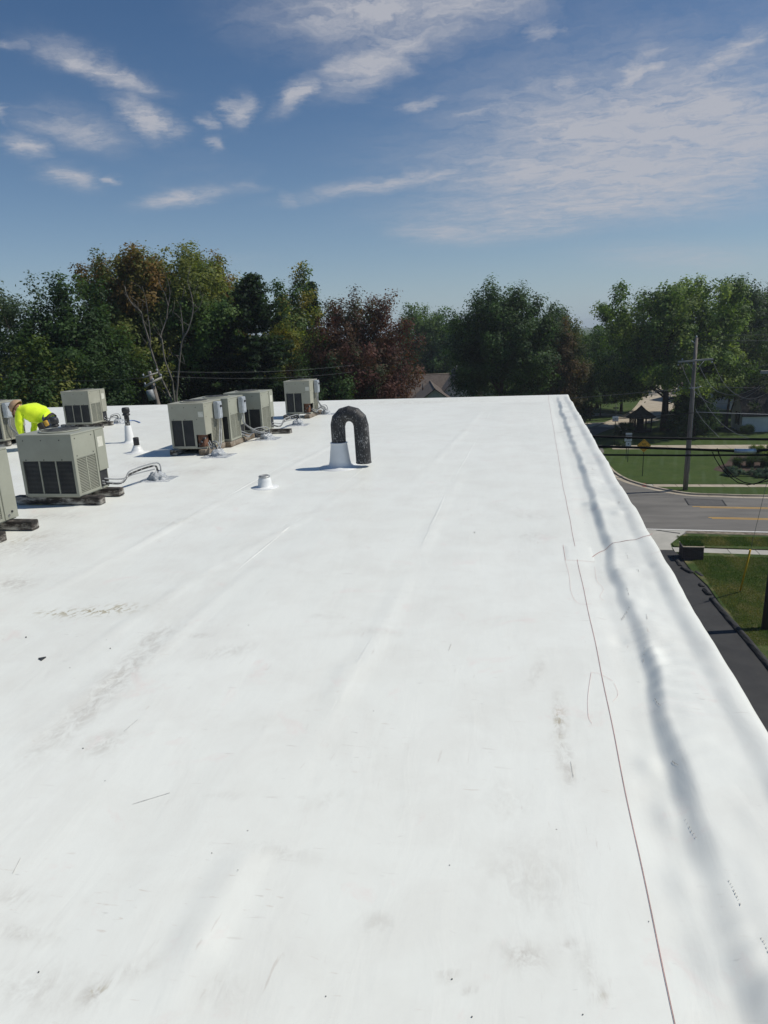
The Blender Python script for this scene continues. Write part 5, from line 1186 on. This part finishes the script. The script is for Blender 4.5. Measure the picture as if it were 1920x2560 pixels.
def crown_mesh(seed, rx, ry, rz, zc, palette, nclump=160, per=110, size=.30, cr=.85, inner=.35, spike=.55, lowcut=-.85, top_palette=None, side_palette=None, shape=None, gap=0.0):
    per = int(per*1.95); size *= .71; r = np.random.default_rng(seed); cen, out = [], []
    ph = r.uniform(0, 6.28, 6)
    while len(cen) < nclump:
        d = r.normal(0, 1, 3); d /= np.linalg.norm(d)
        if d[2] < lowcut: continue
        lob = 1+.11*math.sin(3*math.atan2(d[1], d[0])+ph[0])+.10*math.sin(5*math.atan2(d[1], d[0])+4*d[2]+ph[1])+.10*math.sin(7*d[2]+ph[2])
        f = (inner+(1-inner)*r.random()**.6)*lob
        f /= (abs(d[0])**3+abs(d[1])**3+abs(d[2])**3)**(1/3) if shape is None else 1.0; p = np.array([d[0]*rx*f, d[1]*ry*f, d[2]*rz*f])
        if shape == 'cone': p[:2] *= max(.12, .95-.75*(p[2]/rz+.2))
        if shape == 'vase': p[:2] *= .65+.45*(p[2]/rz)
        if gap and mnoise.noise(Vector(tuple(p*.33+seed))) < gap-.35: continue
        cen.append(p); out.append(d)
    P_, N_, Cc = [], [], []
    for c, d in zip(cen, out):
        k = int(per*r.uniform(.6, 1.4)); ax = d*.7+np.array([0, 0, .75])+r.normal(0, .3, 3); ax /= np.linalg.norm(ax)
        t = r.uniform(-1, 1, k)[:, None]; q = c+ax*t*cr*spike*1.5+r.normal(0, 1, (k, 3))*cr*np.array([.5, .5, .36])*(1.05-.45*np.abs(t))
        n = r.normal(0, 1, (k, 3))*.42+(q-c)/cr*.75+d*.35+np.array([0, 0, .35]); n /= np.linalg.norm(n, axis=1)[:, None]
        pal = palette
        if top_palette is not None and c[2]/rz+r.normal(0, .25) > .35: pal = top_palette
        if side_palette is not None and c[0]/rx+r.normal(0, .3) > .25: pal = side_palette
        base = np.array(pal[r.integers(len(pal))])*r.uniform(1.25, 1.85)
        P_.append(q); N_.append(n); Cc.append(base[None]*r.uniform(.72, 1.3, (k, 1))*np.array([1, 1, 1]))
    P_ = np.concatenate(P_); N_ = np.concatenate(N_); Cc = np.concatenate(Cc); P_[:, 2] += zc
    keep = P_[:, 2] > .15; P_, N_, Cc = P_[keep], N_[keep], Cc[keep]
    V_ = leaf_quads(P_, N_, size, r); return V_.reshape(-1, 3), np.arange(len(P_)*4).reshape(-1, 4), np.repeat(Cc, 4, 0), np.array(cen)+[0, 0, zc]
def limbs(bm, h0, r0, cen, n, seed, split=.35, ztop=None):
    r = random.Random(seed); zt = ztop or max(c[2] for c in cen)*.8
    sw = [(r.uniform(-.3, .3), r.uniform(-.3, .3)) for _ in range(6)]
    tr = [(sw[i][0]*i/5*1.2, sw[i][1]*i/5*1.2, -.2+(zt+.2)*i/5) for i in range(6)]
    tube(bm, tr, [r0*(1.25 if i == 0 else 1)*(1-.8*i/5) for i in range(6)], 9)
    cs = sorted(cen, key=lambda c: r.random())[:n]
    for c in cs:
        zs = max(h0*.8, min(zt*.9, c[2]*r.uniform(.45, .75))); f = (zs+.2)/(zt+.2)*5; i = min(4, int(f)); u_ = f-i
        s = np.array(tr[i])*(1-u_)+np.array(tr[i+1])*u_; c = np.array(c); m = s+(c-s)*.5+np.array([r.uniform(-.4, .4), r.uniform(-.4, .4), r.uniform(.0, .6)])
        rr_ = r0*r.uniform(.16, .34)*(1-.5*zs/zt); tube(bm, smooth_poly([s, m, c], 4), [rr_*(1-.75*q/8) for q in range(9)], 5, False)
def tree(name, label, px, d, top_y, wpx, palette, seed, low=.28, ry=None, trunk=None, nl=16, group='trees around the building', cat='tree', bark='bark', base=None, **k):
    """px: photo column of the crown's middle; top_y: photo row of its top; wpx: its width in photo pixels"""
    b = atd(px, 1000, d) if base is None else base
    if base is not None: d = math.hypot(b[0], b[1])
    tp = atd(px, top_y, d); ht = tp[2]; rx = wpx/2*d/1768; lowz = ht*low; rz = (ht-lowz)/2
    t = thing(name, label, cat, (b[0] if base is not None else tp[0], b[1] if base is not None else tp[1], 0), yaw, group)
    rzs = rz*.90; rxs = rx*.88; k['nclump'] = int(k.get('nclump', 160)*1.25)
    co, fc, col, cen = crown_mesh(seed, rxs, ry or rxs, rzs, lowz+rz, palette, **k)
    if base is not None:
        off = (tp-b); offl = np.array([off[0]*math.cos(yaw)+off[1]*math.sin(yaw), 0, 0]); co = co+offl; cen = cen+offl*1.0
    tri_mesh('crown', co, fc, col, M['leaf'], t)
    bm = BM(); limbs(bm, lowz, trunk or ht*.017+.05, cen, nl, seed); obj('trunk', bm, M[bark], t)
    return t
tree('leafy_tree', 'sparse grey-green tree at the left picture edge', 25, 56, 700, 210, GR, 11, low=.2, nclump=150, per=70, size=.26, gap=.22)
tree('leafy_tree', 'dark open-crowned tree with sky showing through, second from left', 165, 54, 700, 190, DG, 12, low=.42, nclump=105, per=85, size=.28, gap=.22, nl=26)
tree('leafy_tree', 'grey-green low tree below the open-crowned one at left', 110, 60, 790, 200, GR, 13, low=.1, nclump=150, per=80, size=.27)
tree('maple_tree', 'tall rust-topped maple, highest tree at left', 310, 60, 624, 235, OL, 14, low=.45, nclump=210, per=110, size=.30, top_palette=RU, spike=.75)
tree('maple_tree', 'tall green maple with yellowish top behind the bare branches', 440, 61, 640, 280, MG, 15, low=.45, nclump=230, per=110, size=.30, top_palette=OL, spike=.8)
tree('maple_tree', 'rusty orange-brown tree right of the tall green maple', 535, 66, 658, 170, RU, 16, low=.5, nclump=140, per=100, size=.30, spike=.8)
tree('leafy_tree', 'dark green tree low behind the neon-shirted worker', 215, 52, 830, 230, DG, 17, low=.05, nclump=150, per=90, size=.28)
tree('leafy_tree', 'olive-tinged low tree at bottom left of the wood', 60, 50, 850, 200, OL+DG, 18, low=.05, nclump=130, per=90, size=.28)
tree('leafy_tree', 'dark low tree behind the leaning pole', 380, 64, 800, 240, DG, 19, low=.05, nclump=150, per=90, size=.30)
tree('leafy_tree', 'pale green round tree behind the conifer top', 725, 72, 692, 150, YG+MG, 20, low=.25, nclump=130, per=90, size=.32)
tree('leafy_tree', 'yellowing tree between the conifer and the red maple', 690, 66, 770, 130, YG, 21, low=.2, nclump=110, per=90, size=.28)
tree('maple_tree', 'broad dark red maple left of the brown house roofs', 880, 62, 733, 300, RD, 22, low=.12, nclump=330, per=105, size=.26, side_palette=[RD[0], RD[1], RD[4]], spike=.7, inner=.45)
tree('leafy_tree', 'dark green undergrowth tree at the foot of the red maple', 790, 58, 860, 200, DG, 23, low=.05, nclump=120, per=90, size=.26)
tree('leafy_tree', 'mid-green tree behind the brown house, between red maple and big oak', 1060, 128, 768, 150, MG, 24, low=.1, nclump=140, per=90, size=.5, cr=1.4)
tree('leafy_tree', 'dark slim tree behind the brown house chimney vents', 1125, 122, 830, 120, DG, 25, low=.05, nclump=110, per=80, size=.5, cr=1.3)
tree('oak_tree', 'big dark green spreading tree right of the brown house', 1255, 84, 718, 275, DG+MG[:1], 26, low=.18, nclump=330, per=110, size=.34, cr=1.0, spike=.85)
tree('leafy_tree', 'brown-tinged green tree behind the roof corner', 1405, 86, 812, 130, BR, 27, low=.08, nclump=170, per=100, size=.32, inner=.4)
tree('leafy_tree', 'fresh green tree left of the big street tree', 1500, 118, 812, 120, MG, 28, low=.08, nclump=130, per=90, size=.42, cr=1.2)
tree('leafy_tree', 'low brownish tree at the roof corner above the street', 1440, 92, 900, 100, BR+MG, 29, low=.05, nclump=90, per=90, size=.30)
tree('leafy_tree', 'distant dark treetop above the brown-tinged tree', 1385, 150, 772, 110, DG, 30, low=.1, nclump=90, per=80, size=.6, cr=1.6)
tb = onz(1660, 1076)
tree('shade_tree', 'large bright-leaved shade tree with thick dark trunk behind the gazebo', 1690, 90, 684, 350, BRT, 31, low=.12, base=tb, trunk=.48, nclump=300, per=95, size=.42, cr=1.05, gap=.06, nl=26, spike=.6)
tree('leafy_tree', 'dark tree right of the big shade tree at the picture edge', 1885, 112, 712, 190, DG, 32, low=.1, nclump=190, per=90, size=.46, cr=1.3)
tree('leafy_tree', 'grey-green dense tree at right picture edge above the white house', 1985, 100, 790, 270, GR+DG, 33, low=.12, nclump=160, per=70, size=.34)
tree('leafy_tree', 'bright leafy bough tree in front of the brown-roofed far house', 1830, 96, 880, 110, BRT, 34, low=.42, nclump=80, per=80, size=.40, cr=.9, gap=.2)
tree('leafy_tree', 'dark tree filling the gap left of the shade tree trunk', 1560, 112, 860, 170, DG, 35, low=.16, nclump=140, per=90, size=.42, cr=1.2)
sb = onz(1500, 1041)
tree('young_tree', 'small round young tree on the grass island by the side street', 1502, 100, 958, 90, DG, 36, low=.34, base=sb, trunk=.11, nclump=60, per=80, size=.24, cr=.6)
bb = onz(1735, 1090)
tree('evergreen_shrub', 'large dense dark evergreen bush right of the thick trunk', 1738, 86, 948, 125, DG, 37, low=.0, base=bb, trunk=.14, nclump=150, per=60, size=.27, cr=.6, shape='cone', cat='shrub', group='shrubs')
def bush(name, label, base_px, top_y, wpx, pal, seed, lowcut=-.3, size=.16, ncl=40, per=60, group='shrubs', shape=None, cr=.3):
    b = onz(*base_px, .03); d = math.hypot(b[0], b[1]); tp = atd(base_px[0], top_y, d); ht = tp[2]; rx = wpx/2*d/1768
    t = thing(name, label, 'shrub', (b[0], b[1], .03), yaw, group)
    co, fc, col, cen = crown_mesh(seed, rx*.85, rx*.85, ht*.5, ht*.48, pal, nclump=ncl, per=per, size=size, cr=cr, inner=.5, spike=.3, lowcut=-1)
    tri_mesh('foliage', co, fc, col, M['leaf'], t)
    bm = BM(); r = random.Random(seed)
    for k in range(5): a = 2*math.pi*k/5; tube(bm, [(0, 0, -.05), (rx*.4*math.cos(a), rx*.4*math.sin(a), ht*.6)], [.03, .012], 5)
    obj('stem', bm, M['bark'], t)
bush('flowering_shrub', 'dark leafy shrub left of the gazebo', (1562, 1088), 1055, 48, DG+GR, 41, ncl=60)
bush('clipped_shrub', 'rounded dark clipped shrub against the white house', (1868, 1083), 1064, 30, DG, 42, size=.12, ncl=60)
bush('clipped_shrub', 'small clipped shrub left of the white house corner', (1814, 1063), 1050, 18, DG, 43, size=.12, ncl=30)
bush('low_shrub', 'low sprawling plant at the foot of the 25 sign', (1558, 1118), 1108, 34, GR+DG, 44, size=.14, ncl=30, cr=.2)
# mulch bed with ornamental grass and junipers
structure(sheet('mulch_bed', [tuple(onz(*p)[:2]) for p in ((1782, 1176), (1790, 1169), (1815, 1160), (1830, 1140), (1930, 1140), (2000, 1160), (1990, 1195), (1925, 1194), (1860, 1189), (1812, 1183))], .062, M['mulch']))
def ornamental(label, px, top_y, n, seed, pal):
    b = onz(*px, .06); d = math.hypot(b[0], b[1]); ht = atd(px[0], top_y, d)[2]; t = thing('ornamental_grass', label, 'ornamental grass', (b[0], b[1], .06), 0, 'ornamental grass clumps')
    r = np.random.default_rng(seed); V_, Fc, Cc = [], [], []
    for k in range(n):
        a = r.uniform(0, 6.28); L = ht*r.uniform(.8, 1.25); sp = r.uniform(.15, .85); w_ = .022; dx = np.array([math.cos(a), math.sin(a), 0]); sd = np.array([-dx[1], dx[0], 0]); b0 = np.array([r.normal(0, .12), r.normal(0, .12), 0]); i0 = len(V_)
        for s in np.linspace(0, 1, 5):
            p = b0+dx*sp*L*s**1.6+np.array([0, 0, L*(s-.42*s**2.4*(.6+sp))]); V_ += [p-sd*w_*(1-.85*s), p+sd*w_*(1-.85*s)]
        for q in range(4): Fc.append((i0+2*q, i0+2*q+1, i0+2*q+3, i0+2*q+2))
        c = np.array(pal[r.integers(len(pal))])*r.uniform(.7, 1.3); Cc += [c]*10
    tri_mesh('blades', np.array(V_), np.array(Fc), np.array(Cc), M['leaf'], t)
    bm = BM(); lathe(bm, [(.22, -.02), (.18, .12), (.05, .2)], 9); obj('crown_base', bm, M['mulch'], t)
ornamental('fountain of long ornamental grass at the left of the mulch bed', (1842, 1168), 1132, 520, 1, GR+MG)
ornamental('fountain of ornamental grass in the middle of the mulch bed', (1876, 1167), 1128, 520, 2, GR+MG)
ornamental('fountain of ornamental grass at the right picture edge of the bed', (1912, 1167), 1130, 520, 3, DG+GR)
bush('juniper_shrub', 'low blue-green juniper at the front left of the mulch bed', (1840, 1188), 1170, 56, [(.03, .055, .04), (.045, .075, .055)], 45, size=.12, ncl=60, cr=.22)
bush('juniper_shrub', 'low blue-green juniper at the front right of the mulch bed', (1905, 1191), 1174, 56, [(.03, .055, .04), (.045, .075, .055)], 46, size=.12, ncl=60, cr=.22)
bush('yellow_shrub', 'bright yellow-green shrub behind the ornamental grass', (1908, 1150), 1118, 70, [(.12, .15, .03), (.09, .12, .03)], 47, size=.16, ncl=60)

# conifers
def conifer(label, px, d, top_y, wpx, seed, low=.05, pal=None):
    tp = atd(px, top_y, d); ht = tp[2]; rx = wpx/2*d/1768; t = thing('pine_tree', label, 'tree', (tp[0], tp[1], 0), 0, 'trees around the building')
    r = np.random.default_rng(seed); P_, N_, Cc = [], [], []; bm = BM(); tube(bm, [(0, 0, -.2), (.05, 0, ht*.5), (0, 0, ht*.98)], [.28, .16, .03], 8); pal = pal or [(.022, .045, .022), (.03, .058, .028), (.04, .07, .03)]
    z = ht*low+.5
    while z < ht-.2:
        f = (ht-z)/ht; reach = rx*min(1, (f*1.5)**.75)*r.uniform(.75, 1.1)+.1; nb = 7 if f > .15 else 5; a0 = r.uniform(0, 6.28)
        for k in range(nb):
            a = a0+6.28*k/nb+r.normal(0, .2); L = reach*r.uniform(.7, 1.15); rise = .12 if f > .25 else .55
            e = np.array([math.cos(a)*L, math.sin(a)*L, rise*L]); s = np.array([0, 0, z]); tube(bm, [s, s+e*.5+[0, 0, -.02*L], s+e], [.05, .03, .012], 4, False)
            n = int(100*L+10); u_ = r.uniform(.12, 1.05, n)[:, None]; q = s+e*u_+r.normal(0, 1, (n, 3))*np.array([.30, .30, .12])*(1.1-.5*u_)
            nn = r.normal(0, .6, (n, 3))+[0, 0, 1]; P_.append(q); N_.append(nn/np.linalg.norm(nn, axis=1)[:, None]); Cc.append(np.array(pal[r.integers(len(pal))])[None]*r.uniform(.7, 1.35, (n, 1)))
        z += .55*r.uniform(.8, 1.2)*(1 if f > .2 else .7)
    P_, N_, Cc = map(np.concatenate, (P_, N_, Cc)); V_ = leaf_quads(P_, N_, .24, r)
    tri_mesh('crown', V_.reshape(-1, 3), np.arange(len(P_)*4).reshape(-1, 4), np.repeat(Cc, 4, 0), M['leaf'], t); obj('trunk', bm, M['bark'], t)
conifer('tall dark pine with layered boughs in the middle of the left wood', 626, 58, 684, 270, 51)
conifer('shorter dark pine left of the layered pine', 540, 59, 770, 230, 52)
conifer('slender conifer tip poking up right of the pale green tree', 775, 74, 698, 90, 53)

# bare multi-stemmed tree
def bare_tree():
    D_ = 49; b = atd(440, 1010, D_); t = thing('bare_tree', 'leafless pale multi-stemmed tree standing in front of the tall maples', 'tree', (b[0], b[1], 0))
    base = np.array([b[0], b[1], 0]); r = random.Random(9)
    stems = [([(432, 1030), (424, 990), (398, 935), (376, 870), (372, 850), (358, 805), (352, 780), (330, 760), (316, 735), (312, 715)], .15),
             ([(376, 868), (375, 830), (370, 790), (365, 750), (355, 715)], .07), ([(436, 1000), (430, 950), (412, 900), (405, 850), (402, 838), (415, 800), (420, 765), (425, 735), (420, 705), (412, 690)], .11), ([(405, 860), (398, 832)], .05), ([(420, 765), (412, 735), (395, 705)], .045),
             ([(444, 1030), (444, 960), (450, 890), (456, 850), (470, 825), (482, 780), (480, 745), (472, 715), (468, 700)], .13), ([(482, 785), (500, 765), (508, 735)], .045), ([(458, 845), (455, 800), (452, 765), (462, 715)], .06), ([(480, 745), (490, 725)], .03), ([(450, 890), (425, 888), (418, 898)], .035), ([(446, 900), (462, 910)], .025),
             ([(425, 1005), (410, 980), (392, 965)], .05), ([(372, 850), (360, 862)], .02), ([(415, 800), (430, 790)], .02), ([(345, 775), (345, 755)], .03)]
    for i, (pts, r0) in enumerate(stems):
        dd = [D_+.25*math.sin(i*1.7+k*.6) for k in range(len(pts))]; q = [atd(x, y, d_)-base for (x, y), d_ in zip(pts, dd)]
        if i in (0, 2, 5): q = [np.array([q[0][0]*.2, q[0][1]*.2, -.2])]+q
        q = smooth_poly(q, 4); n = len(q); bm = BM(); tube(bm, q, [max(.012, .62*r0*(1-.82*k/n)) for k in range(n)], 7)
        obj('trunk' if i in (0, 2, 5) else 'branch', bm, M['barkpale'], t, True)
        for k in range(n//3, n, 3):
            p = q[k]; e = p+np.array([r.uniform(-.6, .6), r.uniform(-.4, .4), r.uniform(.3, 1.0)]); bm = BM(); tube(bm, [p, (p+e)/2+np.array([r.uniform(-.1, .1), 0, .05]), e], [.018, .012, .006], 4); obj('twig', bm, M['barkpale'], t)
bare_tree()

# dense undergrowth at the foot of the wood, and the far wood on the horizon: each reads as one mass
def mass(name, label, cat, items, size, seed, pal):
    r = np.random.default_rng(seed); P_, N_, Cc = [], [], []
    for x, y, rx, h in items:
        k = int(55*rx*h/(size*size)*.05)+30; d = r.normal(0, 1, (k, 3)); d /= np.linalg.norm(d, axis=1)[:, None]; f = r.random(k)**.4
        nb = 1+.25*np.sin(d[:, 0]*5+x)+.2*np.sin(d[:, 2]*7+y)
        q = np.stack([x+d[:, 0]*rx*f*nb, y+d[:, 1]*rx*f*nb, h*.5+d[:, 2]*h*.52*f*nb], -1); nn = d*.5+r.normal(0, .7, (k, 3))+[0, 0, .5]
        P_.append(q); N_.append(nn/np.linalg.norm(nn, axis=1)[:, None]); Cc.append(np.array(pal[r.integers(len(pal))])[None]*r.uniform(.7, 1.3, (k, 1)))
    P_, N_, Cc = map(np.concatenate, (P_, N_, Cc)); kp = P_[:, 2] > 0; P_, N_, Cc = P_[kp], N_[kp], Cc[kp]; V_ = leaf_quads(P_, N_, size, r)
    o = tri_mesh(name, V_.reshape(-1, 3), np.arange(len(P_)*4).reshape(-1, 4), np.repeat(Cc, 4, 0), M['leaf']); tag(o, label, cat, kind='stuff')
rr = random.Random(3); it = []
for k in range(46):
    x = -60+k*1.15+rr.uniform(-.5, .5); px = -60+k*22; p = atd(px, 1000, 62+rr.uniform(-5, 9)); it.append((p[0], p[1], rr.uniform(1.8, 2.8), rr.uniform(5, 9.5)))
mass('undergrowth', 'dark tangled undergrowth at the foot of the wood behind the roof', 'undergrowth', it, .40, 5, DG+GR+[OL[0]])
it = []
for k in range(150):
    px = -900+k*29+rr.uniform(-8, 8); d = rr.uniform(135, 215); p = atd(px, 1000, d); it.append((p[0], p[1], rr.uniform(4, 6.5), rr.uniform(11.5, 15.5)))
mass('far_woods', 'distant dark treeline closing the horizon behind the houses', 'woods', it, 1.0, 6, DG+MG[:1])

# thin summer haze over the whole place
bm = BM(); box(bm, -1510, 1510, -610, 2510, -1.1, 24.0)
hz = obj('haze', bm, None); hz['kind'] = 'stuff'; hz['label'] = 'thin pale summer haze in the air'; hz['category'] = 'haze'
hm_ = bpy.data.materials.new('haze'); hm_.use_nodes = True; nt = hm_.node_tree; nt.nodes.clear()
ho = nt.nodes.new('ShaderNodeOutputMaterial'); pv = nt.nodes.new('ShaderNodeVolumePrincipled'); pv.inputs['Color'].default_value = (.86, .93, 1, 1); pv.inputs['Density'].default_value = HAZE; pv.inputs['Anisotropy'].default_value = .3
nt.links.new(pv.outputs[0], ho.inputs['Volume']); hz.data.materials.append(hm_)
